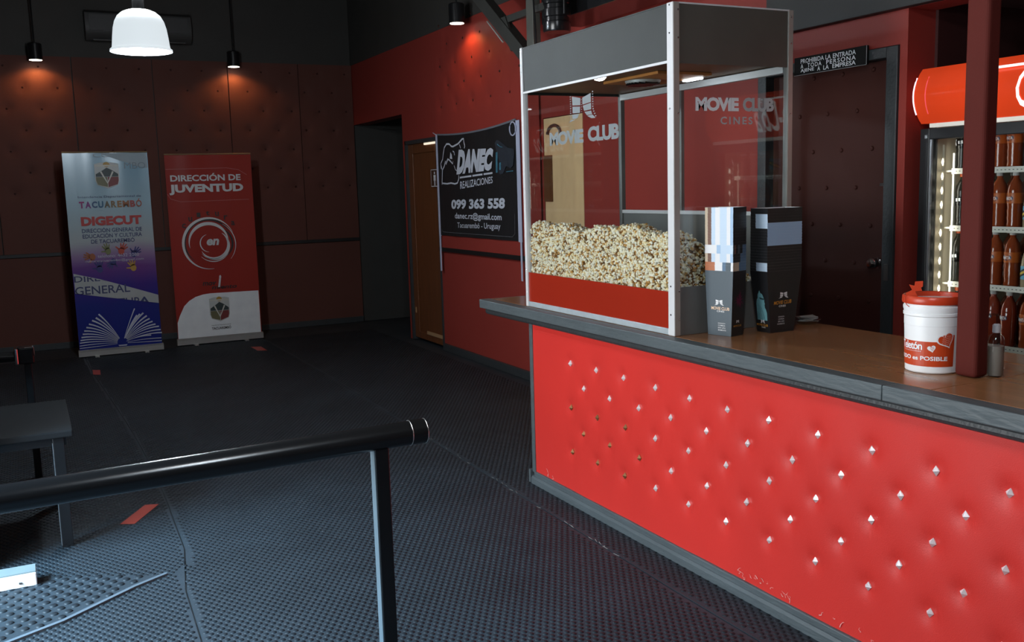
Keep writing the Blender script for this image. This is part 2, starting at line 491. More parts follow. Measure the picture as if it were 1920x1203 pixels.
# charcoal fascia above staff door and fridge
t = build('trim_3', MB().box(XW-0.05, XW, -0.4, 4.16, 2.385, 3.6), FASCIA, bevel=0.004)
struct(t, 'charcoal fascia panel above the staff door and the fridge', 'panel')
# left wall with the street entrance, wall behind
t = build('wall_left', MB().box(-2.05, -1.9, -2.2, 1.5, 0, ZC).box(-2.05, -1.9, 4.6, 13.4, 0, ZC).box(-2.05, -1.9, 1.5, 4.6, 2.6, ZC), BLACKWALL)
struct(t, 'black left wall with the wide street entrance opening', 'wall')
t = build('wall_added_partition', MB().box(-1.9, -0.32, 4.66, 4.74, 0, ZC), BLACKWALL)  # unseen, added to block entrance daylight from the back hall
struct(t, 'unseen black partition added to keep entrance daylight off the hall', 'wall')
t = build('wall_front', MB().box(-3.2, 4.6, -2.3, -2.2, 0, ZC), BLACKWALL)
struct(t, 'black wall behind the viewer', 'wall')
t = build('ceiling', MB().box(-2.05, 5.7, -2.3, 13.4, ZC, ZC+0.1), CEIL)
struct(t, 'unlit black ceiling high above the lobby', 'ceiling')

# ---- doors
d1 = thing('door_1', (XW+0.03, 9.41, 0), 'brown wooden restroom door beside the dark doorway', 'door', kind='structure')
o = (XW+0.03, 9.41, 0)
build('door_leaf', MB().box(XW+0.03, XW+0.07, 8.99, 9.83, 0.03, 2.10), WOOD, d1, o)
for y0, y1 in ((9.70, 9.83), (8.99, 9.08)): build('stile', MB().box(XW+0.016, XW+0.03, y0, y1, 0.03, 2.10), WOOD, d1, o, bevel=0.004)
build('rail', MB().box(XW+0.016, XW+0.03, 9.08, 9.70, 0.03, 0.10), WOOD, d1, o, bevel=0.004)
build('rail', MB().box(XW+0.016, XW+0.03, 9.08, 9.70, 2.0, 2.10), WOOD, d1, o, bevel=0.004)
fr_m = SLATE_DK
build('frame', MB().box(XW-0.01, XW+0.1, 9.83, 9.86, 0, 2.14).box(XW-0.01, XW+0.1, 8.96, 8.99, 0, 2.14).box(XW-0.01, XW+0.1, 8.96, 9.86, 2.10, 2.14), fr_m, d1, o)
tan_m = mat('tan_metal_strip', (0.62, 0.38, 0.20), 0.35, 0.3)
build('kick_strip', MB().box(XW+0.006, XW+0.016, 8.995, 9.46, 0.10, 0.135), tan_m, d1, o)
build('light_gap_strip', MB().box(XW+0.002, XW+0.016, 9.02, 9.33, 2.075, 2.095), mat('gap_light_glow', (0.9, 0.85, 0.75), 0.4, emit=0.9, ecol=(1, .86, .65, 1)), d1, o)  # glowing strip stands in for lamp light showing at the door top
build('keyhole_plate', MB().box(XW+0.010, XW+0.016, 9.765, 9.785, 0.30, 0.36), tan_m, d1, o)
# wc icon plate
s_ = thing('restroom_sign', (XW-0.002, 9.03, 1.735), 'small brown restroom sign with a white standing figure on the wooden door', 'sign', rotz=-PI/2)
build('plate', MB().box(-0.10, 0.10, -0.012, 0.0, -0.09, 0.09), mat('brown_sign_plate', (0.07, 0.03, 0.015), 0.5), s_)
fn = plane_fn(-0.012)
flat('border', stroke([(-.092, -.082), (.092, -.082)], .006)+stroke([(-.092, .082), (.092, .082)], .006)+stroke([(-.092, -.082), (-.092, .082)], .006)+stroke([(.092, -.082), (.092, .082)], .006), WHITEP, s_, fn)
flat('figure', [arc(0, .05, .014, 0, 360, 16)[:-1], [(-.028, .03), (.028, .03), (.028, -.025), (.018, -.03), (.018, .01), (.014, .01), (.014, -.075), (.002, -.075), (.002, -.02), (-.002, -.02), (-.002, -.075), (-.014, -.075), (-.014, .01), (-.018, .01), (-.018, -.03), (-.028, -.025)]], WHITEP, s_, fn)

d2 = thing('door_2', (XW+0.03, 6.475, 0), 'pale plywood door in the red wall seen through the popcorn cabinet', 'door', kind='structure')
o = (XW+0.03, 6.475, 0)
build('door_leaf', MB().box(XW+0.0, XW+0.04, 6.18, 6.77, 0.01, 2.145), WOODTAN, d2, o, bevel=0.003)
build('brown_panel', MB().box(XW-0.012, XW, 6.64, 6.765, 1.50, 1.86), WOOD, d2, o)
ring = [(XW-0.012, 6.59+0.10*math.cos(a), 2.02+0.065*math.sin(a)) for a in [PI*k/12 for k in range(13)]]
build('door_ornament', MB().tube(ring, 0.012, 8), mat('dark_grey_rubber', (0.04, 0.035, 0.03), 0.6), d2, o, smooth=True)

d3 = thing('door_3', (XW, 3.79, 0), 'dark red padded staff door with a black frame under the notice', 'door', kind='structure')
o = (XW, 3.79, 0)
studs = [(3.50+0.2*i+(0.1 if j % 2 else 0), 1.0+j*0.19) for j in range(7) for i in range(4) if 3.42 < 3.50+0.2*i+(0.1 if j % 2 else 0) < 4.18]
mb = MB(); u, v, d, fs = tufted(3.372, 4.20, 0.02, 2.175, 0.03, studs, 0.008, 0.03)
mb.add([(XW+0.045+dd, uu, vv) for uu, vv, dd in zip(u, v, d)], fs).box(XW+0.058, XW+0.08, 3.372, 4.20, 0.02, 2.175)
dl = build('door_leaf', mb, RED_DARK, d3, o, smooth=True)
for sy, sv in studs: link('button', button_mesh, dl, (XW+0.05-o[0], sy-o[1], sv), (0, -PI/2, 0))
build('frame_post', MB().box(XW-0.012, XW+0.09, 3.303, 3.37, 0, 2.227), SLATE_DK, d3, o, bevel=0.004)
build('frame_post', MB().box(XW-0.012, XW+0.09, 4.20, 4.267, 0, 2.227), SLATE_DK, d3, o, bevel=0.004)
build('frame_head', MB().box(XW-0.012, XW+0.09, 3.37, 4.20, 2.177, 2.227), SLATE_DK, d3, o, bevel=0.004)
hn = build('handle_rose', MB().tube([(XW+0.045, 3.425, 1.20), (XW+0.02, 3.425, 1.20)], 0.027, 16), CHROME, d3, o, smooth=True)
build('door_knob', MB().lathe([(0.0, 0.03), (0.016, 0.028), (0.028, 0.014), (0.03, 0.0), (0.026, -0.014), (0.013, -0.022), (0.011, -0.04)], 16), CHROME, d3, smooth=True, loc=(XW-0.01-o[0], 3.425-o[1], 1.20), rot=(0, -PI/2, 0))
build('latch_plate', MB().box(XW-0.016, XW-0.012, 3.325, 3.35, 1.12, 1.20), mat('dull_latch', (.2, .2, .2), .4, .8), d3, o)
build('bolt_plate', MB().box(XW+0.02, XW+0.046, 3.375, 3.42, 1.575, 1.59), CHROME, d3, o)

# ---- notice above the staff door
s_ = thing('staff_notice', (XW-0.013, 3.72, 2.2035), 'black notice with white capitals forbidding entry above the staff door', 'sign', rotz=-PI/2)
build('plate', MB().box(-0.245, 0.245, -0.014, 0, -0.0455, 0.0455), mat('black_acrylic', (0.008, 0.008, 0.008), 0.6, spec=.15), s_, bevel=0.001)
build('edge_strip', MB().box(-0.245, 0.246, -0.016, -0.014, -0.0465, -0.0445).box(0.244, 0.2465, -0.016, -0.014, -0.0445, 0.0455), mat('cut_acrylic_edge', (0.35, 0.35, 0.35), 0.4), s_)
fn = plane_fn(-0.0145)
for wd_, u0, u1, v0, v1 in (('PROHIBIDA', -.197, -.033, .012, .0345), ('LA', -.022, .014, .012, .0345), ('ENTRADA', .028, .178, .012, .0345),
                            ('A', -.197, -.178, -.013, .0085), ('TODA', -.148, -.049, -.013, .0085), ('PERSONA', -.0165, .178, -.013, .0085),
                            ('AJENE', -.197, -.101, -.037, -.0155), ('A', -.078, -.058, -.037, -.0155), ('LA', -.036, .002, -.037, -.0155), ('EMPRESA', .0256, .178, -.037, -.0155)):
    text('lettering', wd_, WHITEP, s_, fn, (u0, u1, v0, v1), bold=.012, space=1.2 if wd_ in ('TODA', 'PERSONA') else 1.0, h=.0012)

# ---- support column through the counter top
col = build('support_column', MB().box(2.628, 2.690, 2.004, 2.084, 0.982, ZC), mat('column_red_paint', (0.095, 0.017, 0.013), 0.7, spec=.1, var=.12, scale=5, bump=.05, bscale=90), bevel=0.014, seg=4)
struct(col, 'square red painted steel column rising from the counter top', 'column')

# ==================================================================== COUNTER
YE, YN = 4.563, 0.6
oc = (2.40, 2.6, 0)
ct = thing('service_counter', oc, 'long service counter with red studded front and brown top', 'counter')
build('body', MB().box(2.42, 3.10, YN, YE, 0.0, 0.91), SLATE_DK, ct, oc)
rows = [(0.731, 0), (0.616, 1), (0.502, 0), (0.383, 1), (0.270, 0)]
studs = []
for z, k in rows:
    for i in range(-4, 11):
        y = 1.720+0.2442*i if k == 0 else 1.849+0.2437*i
        if YN+0.1 < y < 4.2 and not (k == 1 and i > 9): studs.append((y+random.uniform(-.006, .006), z+random.uniform(-.004, .004)))
mb = MB(); u, v, d, fs = tufted(YN, YE-0.012, 0.045, 0.905, 0.0165, studs, 0.017, 0.030)
wav = 0.0012*np.sin(u*9.0+v*3)+0.0008*np.sin(u*23)
mb.add([(2.400+dd+ww, uu, vv) for uu, vv, dd, ww in zip(u, v, d, wav)], fs)
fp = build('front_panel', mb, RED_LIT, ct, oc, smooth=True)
st = MB().add([(0, -.0135, 0), (0, 0, -.0165), (0, .0135, 0), (0, 0, .0165), (-.013, 0, 0), (.006, -.0135, 0), (.006, 0, -.0165), (.006, .0135, 0), (.006, 0, .0165)],
              [(4, 0, 1), (4, 1, 2), (4, 2, 3), (4, 3, 0), (0, 5, 6, 1), (1, 6, 7, 2), (2, 7, 8, 3), (3, 8, 5, 0), (8, 7, 6, 5)])
so = build('stud', st, STUDSILVER); stud_me = so.data; bpy.data.objects.remove(so)
gold_me = stud_me.copy(); gold_me.materials.clear(); gold_me.materials.append(STUDGOLD)
for i, (y, z) in enumerate(studs):
    worn = (z < .55 and y > 3.55) or (z < .45 and y > 3.2 and random.random() < .5)
    so = link('pyramid_stud', gold_me if worn else stud_me, ct, (2.4115-oc[0], y-oc[1], z), (random.uniform(-.15, .15), random.uniform(-.08, .08), random.uniform(-.08, .08)))
    if worn: so['label'] = 'worn brass stud'
scr = []
for y, n_ in ((4.36, 5), (2.86, 5), (2.72, 7), (2.62, 5), (2.38, 3), (2.2, 3)):
    for k in range(n_):
        y0 = y+random.uniform(-.06, .06); z0 = random.uniform(.072, .105); pts_ = [(y0, z0)]
        for q in range(3): pts_.append((pts_[-1][0]+random.uniform(-.012, .012), pts_[-1][1]+random.uniform(-.003, .012)))
        scr += stroke(pts_, random.uniform(.0015, .004), .0008)
flat('scuff_marks', scr, mat('bare_pink_scuff', (.80, .42, .38), .6), ct, lambda u, v, h: (2.399-h-oc[0], u-oc[1], v), .0022)['kind'] = 'stuff'
build('corner_trim', MB().box(2.392, 2.44, YE-0.022, YE+0.012, 0.06, 0.90), SLATE, ct, oc, bevel=0.004)
build('kickboard', MB().box(2.389, 2.42, YN, YE-0.012, 0, 0.068), SLATE, ct, oc, bevel=0.005)
build('kick_moulding', MB().prism([(2.378, 0), (2.392, 0), (2.392, .045), (2.384, .042), (2.378, .03)], YN, YE+0.0, 'Y'), SLATE, ct, oc)
build('kick_end', MB().box(2.378, 2.43, YE+0.012, YE+0.030, 0, 0.075), SLATE, ct, oc, bevel=0.004)
YT = 5.075
for y0, y1 in ((YN, 2.105), (2.107, YT)):
    build('edge_board', MB().box(2.332, 2.398, y0, y1, 0.930, 0.980), SLATE, ct, oc, bevel=0.004)
build('edge_board', MB().box(2.400, 3.13, YT-0.03, YT, 0.930, 0.978), SLATE, ct, oc, bevel=0.004)
build('edge_moulding', MB().prism([(2.40, .893), (2.372, .893), (2.360, .899), (2.354, .909), (2.356, .920), (2.364, .930), (2.40, .930)], YN, YT-.035, 'Y'), SLATE_DK, ct, oc)
build('top_core', MB().box(2.40, 3.12, YN, YT-0.035, 0.905, 0.948), SLATE_DK, ct, oc)
for y0, y1 in ((YN, 1.975), (1.978, YT-0.031)):
    build('laminate_top', MB().box(2.399, 3.13, y0, y1, 0.948, 0.980), BROWN, ct, oc, bevel=0.002)

# ==================================================================== POPCORN CABINET
X0, X1, Y0, Y1, Z0, Z1 = 2.396, 3.03, 3.264, 4.604, 0.981, 2.34
ZH, ZR = 2.112, 1.165
opc = (2.713, 3.934, Z0)
pc = thing('popcorn_cabinet', opc, 'tall glass popcorn cabinet with white metal edges on the counter', 'popcorn machine')
def pb(name, mb, m, **k): return build(name, mb, m, pc, opc, **k)
T = 0.042
SHADEALU = mat('shaded_post_aluminium', (0.42, 0.38, 0.34), 0.42, 0.35, var=.08, scale=20)
for (xa, xb, ya, yb) in ((X0, X0+.030, Y0, Y0+T), (X0, X0+.030, Y1-.024, Y1), (X1-.026, X1, Y0, Y0+.028), (X1-.026, X1, Y1-.028, Y1)):
    mb = MB().box(xa, xb, ya, yb, Z0, Z1)
    p_ = pb('corner_post', mb, ALU if xa == X0 else STEEL_IN, bevel=0.002)
# shade on the near posts' side along the counter, put into a grey leaf
pb('post_shaded_leaf', MB().box(X0+.003, X0+.030, Y0-.0018, Y0-.0002, Z0+.002, Z1-.002), SHADEALU)
pb('post_shaded_leaf', MB().box(X1-.024, X1, Y0-.0018, Y0-.0002, Z0+.002, Z1-.002), SHADEALU)
SCREW = build('screw', MB().lathe([(.0042, 0), (.0042, .0014), (.0028, .0026), (0, .003)], 10), CHROME); screw_me = SCREW.data; bpy.data.objects.remove(SCREW)
for z in (1.05, 1.17, 1.9, 2.20, 2.31):
    link('screw', screw_me, pc, (X0+.024-opc[0], Y0-.002-opc[1], z-opc[2]), (PI/2, 0, 0))
    link('screw', screw_me, pc, (X0-opc[0], Y0+.022-opc[1], z+.02-opc[2]), (0, -PI/2, 0))
    link('screw', screw_me, pc, (X0-opc[0], Y1-.012-opc[1], z+.01-opc[2]), (0, -PI/2, 0))
    link('screw', screw_me, pc, (X1-.012-opc[0], Y0-.002-opc[1], z-opc[2]), (PI/2, 0, 0))
# header
pb('front_header', MB().box(X0+.006, X0+.012, Y0+T, Y1-.024, ZH, Z1-.004), STEEL)
pb('side_header', MB().box(X0+.030, X1-.026, Y0+.004, Y0+.010, ZH-.012, Z1-.006), mat('side_header_steel', (0.11, 0.105, 0.09), .45, .3, var=.25, scale=5))
pb('side_header', MB().box(X0+.030, X1-.026, Y1-.010, Y1-.004, ZH-.012, Z1-.006), STEEL)
pb('rear_header', MB().box(X1-.012, X1-.006, Y0+.028, Y1-.028, ZH, Z1-.004), STEEL)
pb('top_plate', MB().box(X0+.004, X1-.004, Y0+.004, Y1-.004, Z1-.006, Z1-.001), STEEL)
pb('top_edge_strip', MB().box(X0+.030, X1-.02, Y0-.001, Y0+.004, Z1-.006, Z1), ALU)
pb('header_edge_strip', MB().box(X0+.002, X0+.010, Y0+T, Y1-.024, ZH-.008, ZH+.002), ALU)
pb('inner_ceiling', MB().box(X0+.014, X1-.014, Y0+.012, Y1-.012, ZH+.002, ZH+.006), mat('stained_inner_ceiling', (.16, .09, .045), .5, var=.6, scale=3))
# front base
pb('red_base_panel', MB().box(X0+.008, X0+.014, Y0+T, Y1-.024, Z0+.028, ZR), REDBASE)
pb('base_rail', MB().box(X0+.001, X0+.012, Y0+T, Y1-.024, Z0+.001, Z0+.028), mat('pale_base_rail', (.46, .52, .55), .4, .3, var=.2, scale=18), bevel=.002)
pb('side_base_panel', MB().box(X0+.030, X1-.026, Y0+.006, Y0+.010, Z0, ZR+.02), STEEL_IN)
pb('side_base_panel', MB().box(X0+.030, X1-.026, Y1-.010, Y1-.006, Z0, ZR+.02), STEEL_IN)
pb('floor_tray', MB().box(X0+.016, X1-.014, Y0+.012, Y1-.012, Z0+.12, Z0+.128), STEEL_IN)
pb('rear_base_panel', MB().box(X1-.016, X1-.008, Y0+.028, Y1-.028, Z0, 1.46), STEEL_IN)
pb('rear_rail', MB().box(X1-.024, X1-.004, Y0+.028, Y1-.028, 1.46, 1.478), ALU)
pb('rear_rail', MB().box(X1-.030, X1-.004, Y0+.028, Y1-.028, 2.078, 2.108), ALU)
pb('rear_door_post', MB().box(X1-.022, X1-.004, 4.03, 4.06, 1.478, 2.078), STEEL_IN)
# panes
pb('front_pane', MB().box(X0+.012, X0+.016, Y0+.03, Y1-.018, ZR-.02, ZH+.01), GLASS)
pb('side_pane', MB().box(X0+.018, X1-.016, Y0+.010, Y0+.014, ZR, ZH), GLASS)
pb('side_pane', MB().box(X0+.018, X1-.016, Y1-.014, Y1-.010, ZR, ZH), GLASS)
# vent bowl, wooden board, led lamps under the ceiling
pb('ceiling_board', MB().box(2.56, 2.86, 3.60, 4.05, ZH-.012, ZH+.001), mat('orange_plywood', (.50, .20, .05), .5, var=.25, scale=6), bevel=.002)
vent = pb('vent_grille', MB().lathe([(.085, ZH-.013), (.08, ZH-.024), (.05, ZH-.030), (.0, ZH-.032)][::-1], 28, (2.66, 3.86, 0)), mat('perforated_vent', (.55, .55, .52), .4, .5), smooth=True)
slot = MB()
for k in range(9):
    a = -.07+k*.0175; l = math.sqrt(max(0, .078**2-a*a))
    slot.box(2.66-l, 2.66+l, 3.86+a-.003, 3.86+a+.003, ZH-.0335, ZH-.014)
pb('vent_slots', slot, BLACKMET)
for (lx, ly) in ((2.86, 3.742),):
    pb('lamp_body', MB().box(lx-.02, lx+.02, ly-.075, ly+.075, ZH-.012, ZH+.001), WHITEPL, bevel=.004)
    pb('lamp_diffuser', MB().box(lx-.015, lx+.015, ly-.062, ly+.062, ZH-.020, ZH-.012), LED, bevel=.006)
# lettering on the panes: front faces -X, side faces -Y
fr_ = link('front_lettering', None, pc, (X0+.0118-opc[0], 3.932-opc[1], -opc[2]), (0, 0, -PI/2)) if False else None
fnF = lambda u, v, h: (X0+.0115-h-opc[0], 3.932-u-opc[1], v-opc[2])
fnS = lambda u, v, h: (u-opc[0], Y0+.0095-h-opc[1], v-opc[2])
text('front_lettering', 'MOVIE', GREYP, pc, fnF, (-.388, -.058, 1.821, 1.887), bold=.05, space=.92)
text('front_lettering', 'CLUB', GREYP, pc, fnF, (-.018, .251, 1.822, 1.892), bold=.05, space=.92)
GL = [[(-.158, 2.044), (-.08, 2.03), (-.081, 1.997), (-.154, 2.002)], [(-.154, 1.996), (-.084, 1.991), (-.086, 1.962), (-.155, 1.965)],
      [(-.159, 1.959), (-.091, 1.957), (-.112, 1.938), (-.159, 1.939)], [(-.166, 1.935), (-.121, 1.935), (-.196, 1.922)]]
GR = [[(-.063, 2.03), (.015, 2.045), (.014, 2.004), (-.061, 1.998)], [(-.059, 1.993), (.015, 2.0), (.016, 1.97), (-.048, 1.968)],
      [(-.045, 1.963), (.016, 1.964), (.024, 1.947), (-.023, 1.946)], [(-.021, 1.943), (.027, 1.945), (.054, 1.929), (.018, 1.929)]]
perf = []
for k in range(11):
    v = 2.042-k*.0112
    perf.append([(-.178, v), (-.168, v), (-.168, v+.005), (-.178, v+.005)])
    c = .026+(.003*(k-6)**1.5 if k > 6 else 0)
    perf.append([(c, v+.005), (c+.01, v+.005), (c+.01, v+.010), (c, v+.010)])
    if 1 < k < 8: perf.append([(-.074, v), (-.068, v), (-.068, v+.004), (-.074, v+.004)])
flat('film_strip_logo', GL+GR+perf, GREYP, pc, fnF)
text('side_lettering', 'MOVIE', WHITEP, pc, fnS, (2.515, 2.742, 1.911, 1.968), bold=.05, space=.92)
text('side_lettering', 'CLUB', SIDEP, pc, fnS, (2.764, 2.934, 1.911, 1.969), bold=.05, space=.92)
text('side_lettering', 'CINES', SIDEP, pc, fnS, (2.645, 2.817, 1.857, 1.889), bold=.02, space=1.35)

# ---- popcorn heap
def popcorn():
    def top(x, y):
        return 1.412 + .012*np.sin(y*9+x*5) + .010*np.sin(y*21+1) - .10*np.clip(x-2.45, 0, 1)-.55*np.clip(x-2.50, 0, 1) - .06*np.clip(3.36-y, 0, 1)/.1*.3
    xa, xb, ya, yb = 2.424, 3.0, 3.294, 4.575
    P = []
    n = 3000
    y = rng.uniform(ya, yb, n); z = rng.uniform(1.125, 1.43, n); k = z < top(2.43, y)
    P.append(np.stack([2.4225+rng.uniform(0, .012, n), y, z], 1)[k])
    n = 3600
    x = rng.uniform(xa, xb, n); y = rng.uniform(ya, yb, n)
    P.append(np.stack([x, y, np.maximum(top(x, y), 1.125)+rng.uniform(-.008, .008, n)], 1))
    n = 1100
    x = rng.uniform(xa, 2.98, n); z = rng.uniform(1.125, 1.43, n); k = z < top(x, 3.3)
    P.append(np.stack([x, 3.2895+rng.uniform(0, .010, n), z], 1)[k])
    P = np.concatenate(P)
    ico = (1+5**.5)/2
    iv = np.array([(-1, ico, 0), (1, ico, 0), (-1, -ico, 0), (1, -ico, 0), (0, -1, ico), (0, 1, ico), (0, -1, -ico), (0, 1, -ico), (ico, 0, -1), (ico, 0, 1), (-ico, 0, -1), (-ico, 0, 1)])/math.sqrt(1+ico*ico)
    it = np.array([(0,11,5),(0,5,1),(0,1,7),(0,7,10),(0,10,11),(1,5,9),(5,11,4),(11,10,2),(10,7,6),(7,1,8),(3,9,4),(3,4,2),(3,2,6),(3,6,8),(3,8,9),(4,9,5),(2,4,11),(6,2,10),(8,6,7),(9,8,1)])
    NL = 4; N = len(P)
    off = rng.normal(size=(N, NL, 3)); off /= np.linalg.norm(off, axis=2, keepdims=True); off *= rng.uniform(.0035, .0082, (N, NL, 1))
    r = rng.uniform(.0040, .0086, (N, NL, 1, 1))
    V = P[:, None, None, :]+off[:, :, None, :]+iv[None, None]*r*rng.uniform(.82, 1.15, (N, NL, 12, 1))
    V[..., 0] = np.clip(V[..., 0], 2.4135, 3.01); V[..., 1] = np.clip(V[..., 1], 3.2795, 4.588)
    pal = np.array([(.97, .87, .64), (.98, .93, .80), (.92, .74, .42), (.62, .33, .09), (.30, .13, .03)])
    idx = rng.choice(5, size=(N, NL), p=[.34, .30, .15, .15, .06])
    col_ = pal[idx]*rng.uniform(.9, 1.03, (N, NL, 1)); col_ = np.repeat(col_[:, :, None, :], 12, 2).reshape(-1, 3)
    V = V.reshape(-1, 3)
    F = (it[None]+(np.arange(N*NL)*12)[:, None, None]).reshape(-1, 3)
    # heap core below the loose kernels
    gx = np.linspace(2.434, 2.995, 14); gy = np.linspace(3.305, 4.565, 30)
    me = bpy.data.meshes.new('popcorn')
    nv = len(V)
    cv = []; cf = []
    for i, x in enumerate(gx):
        for j, y in enumerate(gy):
            cv.append((x, y, max(1.118, float(top(np.array(x), np.array(y)))-.010)))
    ng = len(gy)
    for i in range(len(gx)-1):
        for j in range(ng-1):
            a = i*ng+j; cf += [(a, a+ng, a+ng+1), (a, a+ng+1, a+1)]
    b0 = len(cv)
    for j, y in enumerate(gy): cv.append((2.434, y, 1.115))
    for j in range(ng-1): cf += [(j, j+1, b0+j+1), (j, b0+j+1, b0+j)]
    b1 = len(cv)
    for i, x in enumerate(gx): cv.append((x, 3.305, 1.115))
    for i in range(len(gx)-1): cf += [(i*ng, b1+i, b1+i+1), (i*ng, b1+i+1, (i+1)*ng)]
    V = np.concatenate([V, np.array(cv)]); F = np.concatenate([F, np.array(cf)+nv])
    col_ = np.concatenate([col_, np.tile(np.array([(.30, .14, .04)]), (len(cv), 1))])
    me.vertices.add(len(V)); me.vertices.foreach_set('co', V.reshape(-1).astype(np.float32))
    me.loops.add(F.size); me.loops.foreach_set('vertex_index', F.reshape(-1).astype(np.int32))
    me.polygons.add(len(F)); me.polygons.foreach_set('loop_start', (np.arange(len(F))*3).astype(np.int32)); me.polygons.foreach_set('loop_total', np.full(len(F), 3, np.int32))
    at = me.color_attributes.new('kernel_colour', 'FLOAT_COLOR', 'POINT')
    at.data.foreach_set('color', np.concatenate([col_, np.ones((len(V), 1))], 1).reshape(-1).astype(np.float32))
    me.update(calc_edges=True); me.validate()
    m = bpy.data.materials.new('popcorn'); m.use_nodes = True
    nt = m.node_tree; b = nt.nodes['Principled BSDF']
    a = nt.nodes.new('ShaderNodeAttribute'); a.attribute_name = 'kernel_colour'
    nt.links.new(a.outputs['Color'], b.inputs['Base Color']); b.inputs['Roughness'].default_value = .7
    me.materials.append(m)
    o = link('popcorn', me)
    tag(o, 'heap of cream and golden popcorn pressed against the cabinet glass', 'popcorn', kind='stuff')
popcorn()

# ==================================================================== POPCORN BOX STACKS
CARD_K = mat('black_card', (0.016, 0.016, 0.018), 0.32, var=.1)
CARD_S = mat('slate_card', (0.060, 0.085, 0.105), 0.4, var=.08)
CARD_W = mat('white_card', (0.80, 0.80, 0.81), 0.45, var=.03)
CARD_B = mat('pale_blue_card', (0.36, 0.52, 0.72), 0.4, var=.05)
CARD_LB = mat('ice_blue_card', (0.55, 0.68, 0.82), 0.4, var=.05)
CARD_BR = mat('brown_card', (0.17, 0.075, 0.045), 0.45, var=.2, scale=60)
CARD_OR = mat('rust_card', (0.45, 0.14, 0.05), 0.45, var=.15, scale=60)
CARD_CR = mat('cream_card', (0.62, 0.50, 0.36), 0.45, var=.1, scale=60)
CARD_MB = mat('steel_blue_card', (0.085, 0.16, 0.26), 0.4, var=.1)
CM = [CARD_K, CARD_S, CARD_W, CARD_B, CARD_LB, CARD_BR, CARD_OR, CARD_CR, CARD_MB]
K_, S_, W_, B_, L_, R_, O_, Q_, M_ = range(9)
def box_mesh(name, bx, by, lx, ly, hgt, sideA, sideB, rest=K_):
    """open tapered card box; side A looks to -X (strips run +Y to -Y), side B looks to -Y (strips run -X to +X)"""
    mb = MB(); t = .0012
    def ring(k, ins):  # k = 0 base, 1 rim
        wx = (bx*(1-k)+lx*k)/2-ins; wy = (by*(1-k)+ly*k)/2-ins
        return wx, wy
    z0, z1 = 0.0, hgt
    for side, strips_ in (('A', sideA), ('B', sideB), ('C', [(1, rest)]), ('D', [(1, rest)])):
        tot = sum(s for s, _ in strips_); a = 0
        for wdt, mi in strips_:
            f0, f1 = a/tot, (a+wdt)/tot; a += wdt
            quad = []
            for (ff, k) in ((f0, 0), (f1, 0), (f1, 1), (f0, 1)):
                wx, wy = ring(k, 0); z = z0 if k == 0 else z1
                if side == 'A': quad.append((-wx, wy-2*wy*ff, z))
                elif side == 'B': quad.append((-wx+2*wx*ff, -wy, z))
                elif side == 'C': quad.append((wx, -wy+2*wy*ff, z))
                else: quad.append((wx-2*wx*ff, wy, z))
            mb.add(quad, [(0, 1, 2, 3)], mi)
    wx, wy = ring(1, 0); ix, iy = ring(1, t); jx, jy = ring(0, t)
    o4 = [(-wx, -wy, z1), (wx, -wy, z1), (wx, wy, z1), (-wx, wy, z1)]
    i4 = [(-ix, -iy, z1), (ix, -iy, z1), (ix, iy, z1), (-ix, iy, z1)]
    b4 = [(-jx, -jy, z0+t), (jx, -jy, z0+t), (jx, jy, z0+t), (-jx, jy, z0+t)]
    mb.add(o4+i4, [(k, (k+1) % 4, 4+(k+1) % 4, 4+k) for k in range(4)], W_)
    mb.add(i4+b4, [((k+1) % 4, k, 4+k, 4+(k+1) % 4) for k in range(4)]+[(4, 5, 6, 7)], W_)
    hx, hy = bx/2, by/2
    mb.add([(-hx, -hy, z0), (hx, -hy, z0), (hx, hy, z0), (-hx, hy, z0)], [(3, 2, 1, 0)], rest)
    o = build(name, mb, CM, fix=False); me = o.data; bpy.data.objects.remove(o)
    return me

ORANGEP = mat('orange_print', (0.62, 0.27, 0.03), .45, var=.05)
PEACHP = mat('peach_print', (0.85, 0.60, 0.40), .45, var=.05)
def logo(cx, cy, s):
    P = []
    for p in GL+GR: P.append([(cx+(u+.070)*s, cy+(v-1.985)*s) for u, v in p])
    return P
def box_stack(label_low, label_up, group, cx, cy, rz, dims, low, variant):
    bx, by, lx, ly, hgt = dims
    me = box_mesh('popcorn_box', bx, by, lx, ly, hgt, *low)
    ob = link('popcorn_box', me, None, (cx, cy, .9805), (0, 0, rz)); tag(ob, label_low, 'popcorn box', group)
    cache = {}
    for i in range(22):
        key = repr(variant(i))
        if key not in cache: cache[key] = box_mesh('popcorn_box', bx-.012, by-.012, lx, ly, hgt, *variant(i))
        jx, jy = random.uniform(-.0003, .0003), random.uniform(-.0003, .0003)
        n = link('popcorn_box', cache[key], None, (cx+jx, cy+jy, .9805+.0119*(i+1)), (0, 0, rz+random.uniform(-.002, .002)))
        tag(n, label_up % ('topmost' if i == 21 else ORDN[21-i]+' from the top'), 'popcorn box', group)
    return ob
stripes = [(.10, Q_), (.13, R_), (.14, L_), (.17, W_), (.24, L_), (.13, W_), (.10, B_)]
def varL(i):
    if i < 3: return ([(.35, O_), (.10, W_), (.17, W_), (.12, M_), (.18, S_), (.08, W_)], [(.45, Q_), (.55, M_)])
    if i < 6: return (stripes, [(.55, K_), (.45, M_)])
    if i < 9: return ([(.42, W_), (.14, B_), (.44, L_)], [(.12, S_), (.1, R_), (.15, K_), (.15, S_), (.2, K_), (.28, M_)])
    return (stripes, [(1, K_)])
dimL = (.080, .118, .090, .143, .272)
bxl = box_stack('lowest slate popcorn box of the striped stack beside the cabinet', 'popcorn box rim in the striped stack, %s',
          'popcorn boxes in the striped stack', 2.602, 3.186, math.radians(14), dimL, ([(1, S_)], [(1, K_)]), varL)
